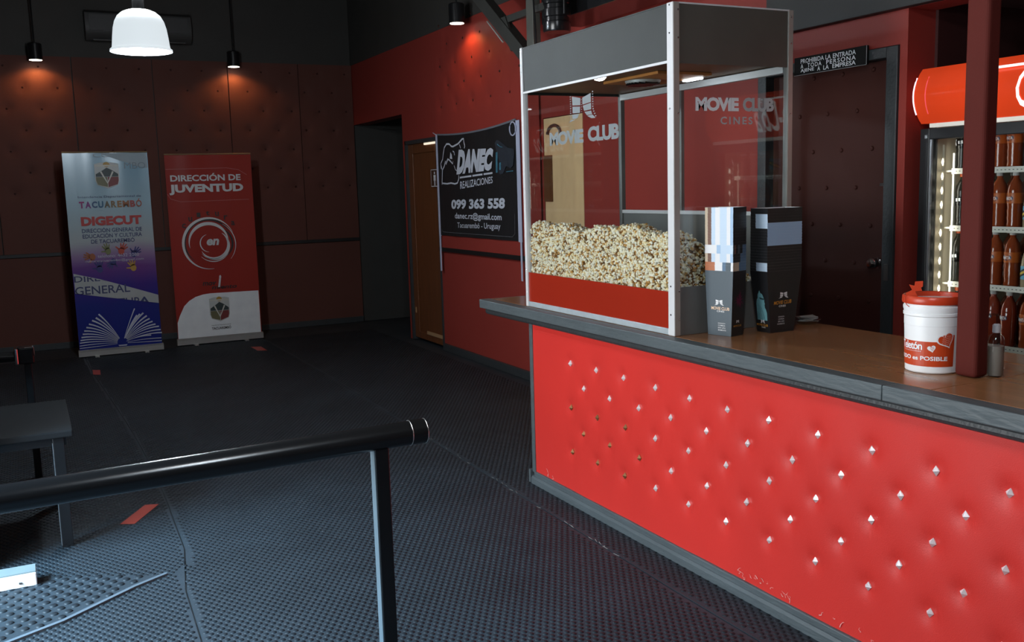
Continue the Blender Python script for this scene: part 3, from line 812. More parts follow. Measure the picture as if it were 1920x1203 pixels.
def faceA(d, o=.0):   # u across the face from left to right, v up
    bx, by, lx, ly, hgt = d
    return lambda u, v, h: (-(bx*(1-v/hgt)+lx*v/hgt)/2-h, -u, v)
def faceB(d):
    bx, by, lx, ly, hgt = d
    return lambda u, v, h: (u, -(by*(1-v/hgt)+ly*v/hgt)/2-h, v)
fa = faceA(dimL); fb = faceB(dimL)
flat('film_logo', logo(0, .139, .20), CARD_W, bxl, fa, .0006)
text('print', 'MOVIE CLUB', PEACHP, bxl, fa, (-.040, .052, .108, .121), bold=.02, h=.0006)
text('print', 'CINES', CARD_W, bxl, fa, (-.012, .026, .099, .106), bold=.01, h=.0006)
for k, s in enumerate(('DIVERSIÓN', 'COMIDA', 'EN UN', 'MOMENTO')):
    text('print', s, CARD_W, bxl, fa, (-.006, .030+.004*(k == 3), .050-.0098*k, .0555-.0098*k), bold=.005, h=.0006)
mg = []
for k in range(42):
    a = random.uniform(0, 2*PI); r0 = random.uniform(0, .012); r1 = random.uniform(.014, .034)
    mg += stroke([(.004+r0*math.cos(a), .150+1.2*r0*math.sin(a)), (.004+r1*math.cos(a), .150+1.35*r1*math.sin(a))], .0022, .0007)
mg = [q for q in mg if all(abs(u) < .038 for u, v in q)]
flat('magenta_burst', mg, mat('magenta_print', (.20, .012, .07), .5), bxl, fb, .0006)
flat('film_logo', logo(.0, .060, .10), CARD_W, bxl, fb, .0006)
text('print', 'MOVIE CLUB', ORANGEP, bxl, fb, (-.026, .026, .038, .046), bold=.01, h=.0006)

def varR(i):
    nar = [(1, K_)]
    if 15 <= i <= 19: nar = [(.3, K_), (.7, L_)]
    if i in (0, 1, 2): nar = [(.35, K_), (.65, L_)]
    wide = [(1, B_)] if 9 <= i <= 16 else [(1, K_)]
    return (nar, wide)
dimR = (.128, .082, .190, .105, .262)
bxr = box_stack('lowest black popcorn box with teal figure of the taller black stack', 'popcorn box rim in the black stack, %s',
          'popcorn boxes in the black stack', 2.832, 3.137, 0, dimR, ([(1, K_)], [(1, K_)]), varR)
fa = faceA(dimR); fb = faceB(dimR)
TEAL = mat('teal_print', (.16, .38, .42), .5, var=.2, scale=90); TEALD = mat('dark_teal_print', (.025, .07, .08), .5)
bust = [(-.030, .052), (.030, .052), (.031, .085), (.026, .100), (.021, .106), (.020, .118), (.023, .124), (.020, .131), (.021, .140), (.016, .152), (.010, .165), (.0, .168), (-.006, .180), (-.012, .168), (-.018, .160), (-.019, .146), (-.026, .138), (-.030, .12)]
flat('statue_print', [bust], TEAL, bxr, fa, .0006)
folds = []
for k in range(6): folds += stroke([(-.024+.008*k, .054), (-.020+.006*k, .085), (-.020+.004*k, .125-.004*k)], .0016, .0006)
folds += [[(-.008, .150), (.021, .146), (.019, .139), (-.006, .142)]]
flat('statue_shading', folds, TEALD, bxr, fa, .0010)
flat('film_logo', logo(0.0, .046, .125), CARD_W, bxr, fa, .0006)
text('print', 'MOVIE CLUB', ORANGEP, bxr, fa, (-.038, .030, .026, .036), bold=.02, h=.0006)
text('print', 'CINES', CARD_W, bxr, fa, (-.010, .014, .018, .0235), bold=.01, h=.0006)
flat('film_logo', logo(.0, .158, .22), CARD_W, bxr, fb, .0006)
text('print', 'MOVIE CLUB', ORANGEP, bxr, fb, ((-.052, .119), (.044, .121), (-.052, .134), (.044, .137)), bold=.02, shear=.15, h=.0006)
text('print', 'CINES', CARD_W, bxr, fb, (-.024, .014, .108, .116), bold=.015, h=.0006)
for k, s in enumerate(('DIVERSIÓN', 'COMIDA', 'EN UN', 'MOMENTO')):
    text('print', s, CARD_W, bxr, fb, (-.024-.004*(k == 3), .008+.003*(k == 3), .064-.0105*k, .070-.0105*k), bold=.0, h=.0006)

# ---- shallow dish with napkins behind the stacks
dz = thing('napkin_dish', (3.085, 3.215, .981), 'shallow glass dish of folded napkins behind the popcorn boxes', 'dish')
build('dish', MB().lathe([(.0, .004), (.035, .004), (.06, .016), (.063, .016), (.038, 0), (0, 0)][::-1], 24), PLASTIC_CLEAR, dz, smooth=True)
nk = MB()
for k in range(5):
    a = k*.7; c, s = math.cos(a), math.sin(a)
    q = [(-.04, -.03), (.04, -.03), (.04, .03), (-.04, .03)]
    vv = [(x*c-y*s, x*s+y*c, .010+.0045*k+(.004 if x*y > 0 else 0)) for x, y in q]
    vv += [(x, y, z+.002) for x, y, z in vv]
    nk.add(vv, [(3,2,1,0),(4,5,6,7),(0,1,5,4),(1,2,6,5),(2,3,7,6),(3,0,4,7)])
build('napkins', nk, mat('grey_paper', (.35, .35, .33), .8), dz)

# ==================================================================== DONATION BUCKET
ob_ = (2.652, 2.186, .981)
bk = thing('donation_bucket', ob_, 'white plastic donation bucket with red lid and red heart label beside the column', 'bucket')
RB, RT, HB = .0845, .0925, .236
def rad(z): return RB+(RT-RB)*z/HB
build('pail', MB().lathe([(.0, .003), (RB-.002, .003), (RB-.004, 0.0), (RB, .004), (rad(.155), .155), (rad(.155)+.001, .156), (rad(.185), .185), (rad(.19)+.003, .188), (rad(.19)+.003, .196), (rad(.2), .198), (rad(.21)+.003, .210), (rad(.215)+.003, .217), (rad(.22), .219), (RT, HB)], 48), WHITEPL, bk, smooth=True)
lid = build('lid', MB().lathe([(0, .225), (RT-.006, .225), (RT-.004, .250), (RT+.002, .252), (RT+.0055, .248), (RT+.0065, .232), (RT+.004, .226), (RT+.0005, .226)], 48), REDPL, bk, smooth=True)
lid_in = mat('dark_red_lid', (.16, .015, .012), .4)
build('lid_well', MB().lathe([(0, .2255), (RT-.006, .2255), (RT-.006, .228), (0, .228)][::-1], 40), lid_in, lid)
# direction towards the viewer
AV = math.atan2(0-2.186, 0-2.652)
def wrap(u, v, h):
    a = AV+u/.088; r = rad(v)+h
    return (r*math.cos(a), r*math.sin(a), v)
def wrapped(name, u0, u1, v0f, v1f, m, h, n=24):
    mb = MB(); vs_ = []; fs = []
    for i in range(n+1):
        u = u0+(u1-u0)*i/n
        vs_ += [wrap(u, v0f(u), h), wrap(u, v1f(u), h)]
    for i in range(n): fs.append((2*i, 2*i+2, 2*i+3, 2*i+1))
    mb.add(vs_, fs); return build(name, mb, m, bk, fix=False)
wrapped('red_label', -.16, .070, lambda u: .024, lambda u: .106, REDLABEL, .0006)
wrapped('red_label', .030, .070, lambda u: .106, lambda u: .128, REDLABEL, .0006, 8)
text('lettering', 'Teletón', WHITEP, bk, wrap, (-.125, -.032, .078, .104), bold=.02, space=.9, h=.0012)
text('lettering', 'FUNDACIÓN', WHITEP, bk, wrap, (-.110, -.036, .0715, .0755), bold=.0, h=.0012)
text('lettering', 'TODO es POSIBLE', WHITEP, bk, wrap, (-.145, .047, .044, .058), bold=.025, h=.0012)
def heart(cx, cy, s, rot=0):
    P = []
    for k in range(36):
        t_ = 2*PI*k/36
        x = 16*math.sin(t_)**3; y = 13*math.cos(t_)-5*math.cos(2*t_)-2*math.cos(3*t_)-math.cos(4*t_)
        x *= s/17; y *= s/17
        P.append((cx+x*math.cos(rot)-y*math.sin(rot), cy+x*math.sin(rot)+y*math.cos(rot)))
    return P
flat('heart', [heart(-.003, .084, .0135, .25)], WHITEP, bk, wrap, .0011)
flat('heart_lines', stroke([(-.008, .086), (.004, .090)], .0015)+stroke([(-.006, .082), (.005, .086)], .0015)+stroke([(-.003, .0785), (.003, .081)], .0015), REDLABEL, bk, wrap, .0016)
flat('heart', [heart(.040, .112, .0300, .42)], WHITEP, bk, wrap, .0013)
flat('heart', [heart(.0405, .1125, .0255, .42)], REDLABEL, bk, wrap, .0018)
kn = []
for j in range(6):
    v = .0965+j*.0062
    pts_ = [(.026+.0045*i+(j*.0008), v+.0022*i*.35+(.0013 if i % 2 else -.0013)) for i in range(8)]
    pts_ = [p for p in pts_ if (p[0]-.0405)**2+(p[1]-.113)**2 < .022**2]
    if len(pts_) > 1: kn += stroke(pts_, .0011)
flat('knit_pattern', kn, mat('pale_pink_print', (.8, .45, .38), .5), bk, wrap, .0023)
# broken coin tab standing on the lid and its strap
la = AV-.085/.088
lx_, ly_ = RT*.93*math.cos(la), RT*.93*math.sin(la)
ux, uy = math.cos(AV+PI/2), math.sin(AV+PI/2)
tab = [(-.012, .0), (.022, .0), (.013, .018), (.034, .020), (.030, .030), (.036, .034), (.036, .052), (.012, .050), (.010, .036), (-.006, .040), (.004, .022), (-.016, .012)]
mb = MB()
dx_, dy_ = math.cos(AV), math.sin(AV)
n_ = len(tab)
mb.add([(lx_+u*ux+e*dx_, ly_+u*uy+e*dy_, .248+v) for e in (-.002, .002) for u, v in tab], [tuple(range(n_)), tuple(range(2*n_-1, n_-1, -1))]+[(i, (i+1) % n_, n_+(i+1) % n_, n_+i) for i in range(n_)])
build('coin_tab', mb, REDPL, lid)
build('tab_strap', MB().tube([wrap(-.088, .250, .010), wrap(-.090, .232, .010), wrap(-.087, .222, .006), wrap(-.078, .216, .004)], .0012, 6), REDPL, lid)

# ---- sanitiser bottle behind the column
sb = thing('sanitizer_bottle', (2.722, 2.005, .981), 'clear plastic sanitizer pump bottle behind the red column', 'bottle')
build('bottle_body', MB().lathe([(.0, 0), (.022, 0), (.025, .004), (.025, .110), (.021, .128), (.011, .138), (.010, .144)], 24), PLASTIC_CLEAR, sb, smooth=True)
build('gel', MB().lathe([(.0, .003), (.0215, .003), (.0235, .007), (.0235, .098), (0, .098)], 24), mat('cloudy_gel', (.36, .31, .27), .35, var=.05), sb, smooth=True)
build('collar', MB().lathe([(.0115, .140), (.0125, .142), (.0125, .164), (.008, .168), (0, .168)], 20), mat('translucent_white_cap', (.55, .55, .57), .35), sb, smooth=True)
build('pump_head', MB().tube([(0, 0, .168), (0, 0, .196)], .0035, 10).tube([(.004, .0, .196), (-.02, .012, .198), (-.032, .019, .192)], .0045, 8), PLASTIC_CLEAR, sb, smooth=True)

# ==================================================================== DRINKS FRIDGE
FX, FY0, FY1 = 3.78, 1.80, 3.222
of_ = (4.05, 2.51, 0)
fg = thing('drinks_fridge', of_, 'glass door drinks fridge with a glowing red curved header', 'fridge')
def fb_(name, mb, m, **k): return build(name, mb, m, fg, of_, **k)
FBLK = mat('black_fridge_metal', (.015, .016, .018), .4)
FIN = mat('cream_fridge_liner', (.60, .53, .40), .5, var=.06)
FGR = mat('grey_fridge_back', (.24, .25, .24), .5, var=.1)
fb_('cabinet', MB().box(FX+.06, 4.48, FY1-.035, FY1, .0, 2.10).box(FX+.06, 4.48, FY0, FY0+.035, 0, 2.10).box(4.44, 4.48, FY0+.035, FY1-.035, 0, 2.10)
    .box(FX+.06, 4.44, FY0+.035, FY1-.035, 2.06, 2.10).box(FX+.02, 4.44, FY0+.035, FY1-.035, 0, .20), FBLK)
fb_('liner', MB().box(FX+.065, 4.43, FY1-.045, FY1-.036, .2, 1.90).box(FX+.065, 4.43, FY0+.036, FY0+.045, .2, 1.90).box(FX+.065, 4.43, FY0+.045, FY1-.045, 1.90, 1.91), FIN)
fb_('back_liner', MB().box(4.425, 4.435, FY0+.045, FY1-.045, .2, 1.90), FGR)
prof = [(FX+.06, 1.858)]+[(FX-.055*math.sin(PI*k/12)**.8-.01, 1.858+.248*k/12) for k in range(13)]+[(FX+.06, 2.106)]
HDR = mat('glowing_red_header', (.75, .045, .010), .18, var=.05, emit=.30, ecol=(.85, .085, .022, 1))
hdr = fb_('header', MB().prism(prof, FY0+.01, FY1-.012, 'Y'), HDR, smooth=True)
edge = mat('header_edge_glow', (.9, .7, .8), .3, emit=1.2, ecol=(1, .72, .82, 1))
prof2 = [(x-.004, z) for x, z in prof[1:-1]]
fb_('header_edge', MB().tube([(x-.001, FY1-.010, z) for x, z in prof[3:-3]], .0035, 6), edge)
fb_('header_ridge', MB().tube([(x+.0005, FY1-.075, z) for x, z in prof[3:-3]], .0025, 6), mat('pink_ridge', (.9, .12, .16), .3, emit=.5, ecol=(1, .1, .14, 1)))
def hx(v):
    k = min(1, max(0, (v-1.858)/.248)); return FX-.055*math.sin(PI*k)**.8-.01
fnH = lambda u, v, h: (hx(v)-h-of_[0], 2.51-u-of_[1], v-of_[2])
HW = mat('glowing_white_script', (.95, .93, .9), .3, emit=.9, ecol=(1, .95, .92, 1))
text('header_lettering', 'Coca-Cola', HW, fg, fnH, (-.185, .26, 1.885, 2.055), bold=.012, shear=.35, space=.95, h=.003)
fb_('header_glow_line', MB().box(FX-.062, FX-.056, 2.30, 2.86, 2.058, 2.068), HW)
fb_('header_lower_strip', MB().box(FX-.012, FX+.02, FY0+.02, FY1-.06, 1.838, 1.856), mat('lit_white_strip', (.75, .75, .68), .4, emit=.25, ecol=(1, .97, .85, 1)))
SILV = mat('fridge_silver_edge', (.5, .52, .54), .3, .8)
for y0, y1 in ((2.512, FY1), (FY0, 2.508)):
    dr = fb_('door_frame', MB().box(FX, FX+.05, y1-.050, y1, .2, 1.835).box(FX, FX+.05, y0, y0+.050, .2, 1.835)
        .box(FX, FX+.05, y0+.05, y1-.05, 1.785, 1.835).box(FX, FX+.05, y0+.05, y1-.05, .2, .26), FBLK, bevel=.003)
    build('pane', MB().box(FX+.02, FX+.024, y0+.05, y1-.05, .26, 1.785), GLASS, dr, of_)
    build('inner_edge', MB().box(FX+.004, FX+.014, y1-.062, y1-.051, .26, 1.785), SILV, dr, of_)
fb_('hinge', MB().box(FX-.006, FX, FY1-.045, FY1-.030, 1.79, 1.806), SILV)
SHZ = [.30, .575, .845, 1.117, 1.380, 1.645]
WHSH = mat('white_shelf', (.75, .74, .66), .4, var=.04)
for z in SHZ[1:]:
    sh = fb_('shelf', MB().box(3.90, 4.40, FY0+.05, FY1-.05, z-.012, z-.004).box(3.895, 3.90, FY0+.06, FY1-.085, z-.022, z+.004), WHSH)
    tk = MB()
    for k in range(64):
        y = FY0+.08+k*.0195; tk.box(3.8938, 3.8952, y, y+.007, z-.011, z-.008)
    build('price_rail_marks', tk, BLACKP, sh, of_)
for y in (FY1-.092, FY0+.082): fb_('shelf_post', MB().box(3.905, 3.915, y, y+.010, .25, 1.72), WHSH)
lo = build('led', MB().add([(-.003, 0, 0), (.003, 0, 0), (0, -.007, 0), (0, .007, 0), (0, 0, -.018), (0, 0, .018)], [(4, 2, 0), (4, 0, 3), (4, 3, 1), (4, 1, 2), (5, 0, 2), (5, 3, 0), (5, 1, 3), (5, 2, 1)]),
           mat('warm_led', (1, .98, .9), .5, emit=6, ecol=(1, .93, .78, 1))); led_me = lo.data; bpy.data.objects.remove(lo)
for yl in (FY1-.064, FY0+.064):
    fb_('led_strip', MB().box(3.862, 3.868, yl-.005, yl+.005, .3, 1.76), FIN)
    for k in range(21): link('led', led_me, fg, (3.858-of_[0], yl-of_[1], .36+k*.066))
def lamp_light(name, loc, sx, sy, power, color, rot):
    d = bpy.data.lights.new(name, 'AREA'); d.shape = 'RECTANGLE'; d.size = sx; d.size_y = sy; d.energy = power; d.color = color
    o = bpy.data.objects.new(name, d); C.objects.link(o); o.location = loc; o.rotation_euler = rot
    return o
for yl, s in ((FY1-.075, 1), (FY0+.075, -1)):
    o = lamp_light('fridge_led_light', (3.872-of_[0], yl-of_[1], 1.05), .03, 1.4, 1.1, (1, .94, .8), (0, 0, 0))
    o.rotation_euler = Vector((.75, -s*.65, 0)).to_track_quat('-Z', 'Y').to_euler(); o.parent = fg

# ---- bottles
ORANGE = mat('orange_soda', (.26, .045, .010), .12, var=.15, scale=20, spec=.6)
DKSODA = mat('red_soda', (.22, .03, .012), .12, var=.15, scale=20, spec=.6)
TONIC = mat('pale_tonic', (.34, .27, .17), .15, var=.1)
WATER = thin_glass('water_bottle_plastic', (.50, .52, .52, 1), .12)
FLBL = mat('orange_bottle_label', (.50, .11, .015), .35); NAVY = mat('navy_label_print', (.012, .03, .10), .4)
LBLUE = mat('light_blue_label', (.14, .42, .60), .4); YEL = mat('yellow_label_print', (.75, .48, .04), .4)
CAPW = mat('grey_white_cap', (.45, .45, .44), .4); CAPR = mat('red_orange_cap', (.60, .10, .02), .4)
def bottle_proto(kind):
    t_ = thing('soda_bottle' if kind != 'water' else 'water_bottle', (0, 0, 0), '', 'bottle')
    body = {'orange': ORANGE, 'red': DKSODA, 'tonic': TONIC, 'water': WATER}[kind]
    if kind == 'tonic':
        prof = [(0, 0), (.032, 0), (.036, .006), (.036, .10), (.034, .125), (.022, .175), (.0135, .215), (.0125, .236)]
    else:
        prof = [(0, 0), (.027, 0), (.034, .006), (.035, .012), (.032, .030), (.035, .045), (.033, .060), (.035, .075), (.033, .09), (.035, .105), (.0345, .15), (.035, .165), (.030, .192), (.016, .216), (.0125, .222), (.0125, .236)]
    build('bottle_body', MB().lathe(prof, 16), body, t_, smooth=True)
    build('cap', MB().lathe([(.0145, .232), (.0150, .234), (.0150, .252), (.013, .254), (0, .254)], 14), CAPR if kind == 'water' else CAPW, t_, smooth=True)
    wf = lambda r: (lambda u, v, h: ((r+h)*math.cos(PI-.25+u/r), (r+h)*math.sin(PI-.25+u/r), v))
    if kind in ('orange', 'red'):
        build('label', MB().lathe([(.0353, .110), (.0356, .111), (.0356, .155), (.0353, .156)], 16), FLBL if kind == 'orange' else DKSODA, t_, smooth=True)
        fn_ = wf(.0358)
        flat('label_badge', [arc(0, .132, .025, 0, 360, 20, .013)[:-1]], NAVY, t_, fn_, .0005)
        text('lettering', 'FANTA', WHITEP, t_, fn_, (-.021, .021, .125, .139), bold=.03, h=.0010)
    elif kind == 'tonic':
        build('label', MB().lathe([(.0363, .040), (.0366, .041), (.0366, .098), (.0363, .099)], 16), LBLUE, t_, smooth=True)
        fn_ = wf(.0368)
        for m_, a_, hh in ((BLACKP, .026, .0004), (YEL, .010, .0008)):
            flat('label_band', stroke([(-.045+.0075*i, .050+.0032*i) for i in range(13)], a_), m_, t_, fn_, hh)
    else:
        build('label', MB().lathe([(.0352, .10), (.0355, .101), (.0355, .140), (.0352, .141)], 16), WATER, t_, smooth=True)
        fn_ = wf(.0358)
        flat('label_print', stroke([(-.030, .140), (-.012, .112)], .006)+stroke([(-.012, .140), (-.030, .112)], .006)+stroke([(.0, .126), (.022, .128)], .014), WHITEP, t_, fn_, .0006)
    return t_
protos = {}
ORD = {1.645: 'top', 1.380: 'second', 1.117: 'third', .845: 'fourth'}
words = {'orange': 'orange soda bottle on the %s fridge shelf', 'red': 'red soda bottle on the %s fridge shelf',
         'tonic': 'pale blue-labelled bottle on the %s fridge shelf', 'water': 'clear water bottle on the %s fridge shelf'}
ycols = [3.118, 3.036, 2.925, 2.845, 2.758, 2.666, 2.45, 2.36, 2.27, 2.18, 2.09, 2.0, 1.91]
for z in (1.645, 1.380, 1.117, .845):
    for row, x in ((0, 3.945), (1, 4.04)):
        for i, y in enumerate(ycols):
            if row == 1 and i > 5: continue
            if z == .845: kind = 'red' if i != 4 else 'orange'
            else: kind = 'water' if i < 2 else ('tonic' if i in (4, 9) else 'orange')
            if z == .845 and i < 1: kind = 'water'
            if kind not in protos:
                protos[kind] = bottle_proto(kind); b_ = protos[kind]
            else: b_ = copy_tree(protos[kind])
            b_.location = (x+random.uniform(-.004, .004), y+random.uniform(-.004, .004), z-.0035)
            b_.rotation_euler = (0, 0, random.uniform(-.15, .15))
            b_['label'] = (words[kind] % ORD[z])+(', %s row, %s from the left' % (('front', 'back')[row], ORDN[i]))
            b_['group'] = '%s bottles on the %s fridge shelf' % (kind, ORD[z])

# ==================================================================== BLACK CLOTH BANNER ON THE HALL WALL
bn = thing('cloth_banner', (XW-.04, 8.02, 0), 'black cloth banner with white lettering and phone number on the red wall', 'banner', rotz=-PI/2)
CLOTH = mat('black_banner_cloth', (.013, .013, .014), .55, var=.2, bump=.1, bscale=120)
LAV = mat('lavender_white_band', (.50, .53, .68), .55, var=.06)
def sheet(poly_top, u0, u1, v0, n, thick=.004):
    mb = MB(); vs_ = []; fs = []
    for i in range(n+1):
        u = u0+(u1-u0)*i/n; tv = poly_top(u)
        wv = .004*math.sin(i*.9)
        vs_ += [(u, wv, v0), (u, wv, tv), (u, wv+thick, v0), (u, wv+thick, tv)]
    for i in range(n):
        a = 4*i; b = a+4
        fs += [(a, b, b+1, a+1), (b+2, a+2, a+3, b+3), (a+1, b+1, b+3, a+3), (a, a+2, b+2, b)]
    fs += [(0, 1, 3, 2), (4*n, 4*n+2, 4*n+3, 4*n+1)]
    return mb.add(vs_, fs)
sag = lambda u: 2.155+.022*(u+.89)/1.78-.045*(1-(u/.89)**2)*.9
build('cloth', sheet(sag, -.84, .84, 1.172, 24), CLOTH, bn)
build('side_band', sheet(lambda u: 2.155, -.887, -.842, 1.165, 2), LAV, bn)
build('side_band', sheet(lambda u: 2.165, .842, .90, 1.165, 2), LAV, bn)
tb = MB()
for i in range(24):
    u0 = -.84+1.68*i/24; u1 = u0+1.68/24
    tb.bar((u0, .001, sag(u0)), (u1, .001, sag(u1)), .010, .016)
build('top_hem', tb, mat('grey_hem', (.16, .17, .20), .6), bn)
build('hanging_strap', MB().box(-.885, -.850, .0, .004, .815, 1.165), LAV, bn)
build('hanging_strap', MB().box(.872, .900, .0, .004, .840, 1.165), LAV, bn)
lp_ = [(.80+.055*math.cos(a), -.006, 2.10+.055*math.sin(a)) for a in [2*PI*k/16 for k in range(17)]]
build('tie_loop', MB().tube(lp_, .006, 6), LAV, bn)
build('tie_string', MB().tube([(-.885, 0, 2.155), (-.97, .01, 2.175)], .005, 6), LAV, bn)
fn = plane_fn(-.005)
SILW = mat('pale_grey_print', (.62, .66, .74), .5)
man = [(-.75, 1.666), (-.729, 1.799), (-.763, 1.868), (-.71, 1.91), (-.689, 1.964), (-.66, 2.018), (-.602, 2.048), (-.54, 2.045), (-.488, 2.021), (-.45, 2.017), (-.328, 2.037), (-.236, 2.073), (-.199, 2.076), (-.195, 2.042), (-.177, 2.006), (-.192, 1.989)]
manb = [(-.75, 1.666), (-.741, 1.679), (-.622, 1.672), (-.527, 1.678), (-.436, 1.668), (-.375, 1.676), (-.342, 1.711), (-.339, 1.747)]
flat('cameraman_outline', stroke(man, .016)+stroke(manb, .014)+stroke([(-.299, 2.03), (-.285, 2.01), (-.272, 1.993)], .012)+stroke([(-.763, 1.868), (-.759, 1.825), (-.72, 1.811), (-.677, 1.841), (-.641, 1.889)], .016)
     + stroke([(-.636, 1.858), (-.584, 1.905), (-.539, 1.891), (-.472, 1.858), (-.462, 1.882)], .022, .010)+[[(-.516, 1.969), (-.487, 1.943), (-.476, 1.901), (-.537, 1.909)]]
     + stroke([(-.46, 1.975), (-.43, 1.965), (-.42, 1.935)], .012)+stroke([(-.44, 1.84), (-.41, 1.80), (-.38, 1.79)], .008), SILW, bn, fn)
text('lettering', 'DANEC', SILW, bn, fn, ((-.391, 1.751), (.366, 1.772), (-.315, 1.983), (.43, 1.962)), bold=.072, space=1.02, h=.002)
dsh = []
for a, b in ((0, .26), (.285, .50), (.525, .706)):
    f = lambda x: 1.724+.025*x/.706
    dsh.append([(-.313+a, f(a)-.008), (-.313+b, f(b)-.008), (-.313+b, f(b)+.008), (-.313+a, f(a)+.008)])
flat('dashes', dsh, SILW, bn, fn, .002)
text('lettering', 'REALIZACIONES', SILW, bn, fn, ((-.313, 1.618), (.39, 1.662), (-.307, 1.688), (.394, 1.72)), bold=.01, h=.002)
text('lettering', '099 363 558', SILW, bn, fn, ((-.542, 1.428), (.613, 1.44), (-.533, 1.522), (.626, 1.536)), bold=.045, h=.002)
text('lettering', 'danec.rz@gmail.com', SILW, bn, fn, (-.462, .546, 1.325, 1.400), bold=.015, h=.002)
text('lettering', 'Tacuarembó - Uruguay', SILW, bn, fn, ((-.413, 1.240), (.516, 1.248), (-.41, 1.305), (.52, 1.316)), bold=.004, h=.002)
CAMB = mat('dark_blue_grey_print', (.030, .038, .050), .5, var=.6, scale=18); CAMC = mat('cyan_print', (.06, .20, .28), .5, var=.5, scale=30)
flat('camera_photo_print', [[(.454, 2.0), (.49, 2.025), (.53, 2.02), (.62, 1.985), (.70, 1.95), (.813, 1.935), (.82, 1.90), (.79, 1.80), (.74, 1.78), (.66, 1.80), (.60, 1.74), (.54, 1.73), (.50, 1.76), (.53, 1.85), (.49, 1.91)]], CAMB, bn, fn, .0012)
flat('camera_photo_print', [[(.470, 1.92), (.505, 1.925), (.495, 1.75), (.460, 1.75)], [(.53, 1.83), (.565, 1.835), (.56, 1.77), (.53, 1.77)]]+stroke([(.66, 1.752), (.79, 1.756)], .006)+stroke([(.5, 1.99), (.56, 1.965), (.60, 1.96)], .010, .003), CAMC, bn, fn, .002)
flat('frame_line', stroke([(-.80, 1.23), (-.76, 1.205), (.74, 1.205), (.79, 1.235), (.795, 1.40)], .004), mat('grey_line_print', (.14, .14, .15), .5), bn, fn)

# ==================================================================== ROLL-UP BANNERS
def ramp_mat(name, stops, rough):
    m = bpy.data.materials.new(name); m.use_nodes = True
    nt = m.node_tree; b = nt.nodes['Principled BSDF']; b.inputs['Roughness'].default_value = rough
    tc = nt.nodes.new('ShaderNodeTexCoord'); sp = nt.nodes.new('ShaderNodeSeparateXYZ'); nt.links.new(tc.outputs['Object'], sp.inputs[0])
    mr = nt.nodes.new('ShaderNodeMath'); mr.operation = 'DIVIDE'; mr.inputs[1].default_value = 2.1; nt.links.new(sp.outputs['Z'], mr.inputs[0])
    nz = nt.nodes.new('ShaderNodeTexNoise'); nz.inputs['Scale'].default_value = 1.5; nt.links.new(tc.outputs['Object'], nz.inputs['Vector'])
    ad = nt.nodes.new('ShaderNodeMath'); ad.operation = 'MULTIPLY_ADD'; ad.inputs[1].default_value = .06
    nt.links.new(nz.outputs['Fac'], ad.inputs[0]); nt.links.new(mr.outputs[0], ad.inputs[2])
    cr = nt.nodes.new('ShaderNodeValToRGB'); e = cr.color_ramp.elements
    e[0].position, e[0].color = stops[0]; e[1].position, e[1].color = stops[-1]
    for p_, c_ in stops[1:-1]:
        n = e.new(p_); n.color = c_
    nt.links.new(ad.outputs[0], cr.inputs[0]); nt.links.new(cr.outputs[0], b.inputs['Base Color'])
    MATS[name] = m; return m
def rollup(loc, label, hw, top, sheetmat):
    t_ = thing('rollup_banner', loc, label, 'banner', group=None)
    mb = MB(); n = 14; vs_ = []; fs = []
    for i in range(n+1):
        u = -hw+2*hw*i/n; wv = .004*math.sin(i*1.1+.3)
        vs_ += [(u, wv*.3, .075), (u, wv, top), (u, wv*.3+.003, .075), (u, wv+.003, top)]
    for i in range(n):
        a = 4*i; b = a+4
        fs += [(a, b, b+1, a+1), (b+2, a+2, a+3, b+3), (a+1, b+1, b+3, a+3), (a, a+2, b+2, b)]
    fs += [(0, 1, 3, 2), (4*n, 4*n+2, 4*n+3, 4*n+1)]
    build('sheet', mb.add(vs_, fs), sheetmat, t_, smooth=True)
    al = mat('dull_aluminium', (.42, .42, .40), .4, .6)
    build('base_cassette', MB().prism([(-.03, .012), (-.03, .06), (-.012, .078), (.03, .078), (.05, .06), (.05, .012)], -hw-.012, hw+.012, 'X'), al, t_)
    for sx in (-1, 1): build('foot', MB().box(sx*hw*.6-.02, sx*hw*.6+.02, -.08, .14, 0, .012), al, t_)
    build('top_rail', MB().tube([(-hw, .0, top), (hw, .0, top)], .008, 8), mat('gold_rail', (.5, .35, .2), .3, .6), t_)
    build('support_pole', MB().tube([(0, .03, .05), (0, .012, top)], .008, 8), al, t_)
    return t_
BA = ramp_mat('blue_violet_banner_print', [(0, (.012, .022, .20, 1)), (.28, (.016, .026, .22, 1)), (.38, (.045, .025, .24, 1)), (.47, (.15, .055, .25, 1)), (.53, (.30, .20, .36, 1)), (.60, (.42, .47, .48, 1)), (.8, (.34, .50, .58, 1)), (1, (.22, .40, .52, 1))], .22)
A = rollup((.805, 10.79, 0), 'blue and violet roll-up banner with an open book drawing', .405, 2.096, BA)
fn = plane_fn(-.006)
GREYB = mat('grey_print', (.42, .44, .44), .5); MIDB = mat('pale_shadow_print', (.30, .38, .42), .5); NAVP = mat('navy_print', (.03, .04, .13), .5)
flat('grey_swirl', [[(-.05, 2.085), (.395, 2.085), (.395, 1.93), (.30, 1.95), (.10, 2.02)]], MIDB, A, fn, .0008)
text('lettering', 'CULTURA', MIDB, A, fn, (-.12, .39, 2.045, 2.085), bold=.0, h=.002)
text('lettering', 'MBO', mat('faint_print', (.20, .26, .29), .5), A, fn, (.17, .377, 1.925, 1.99), h=.002)
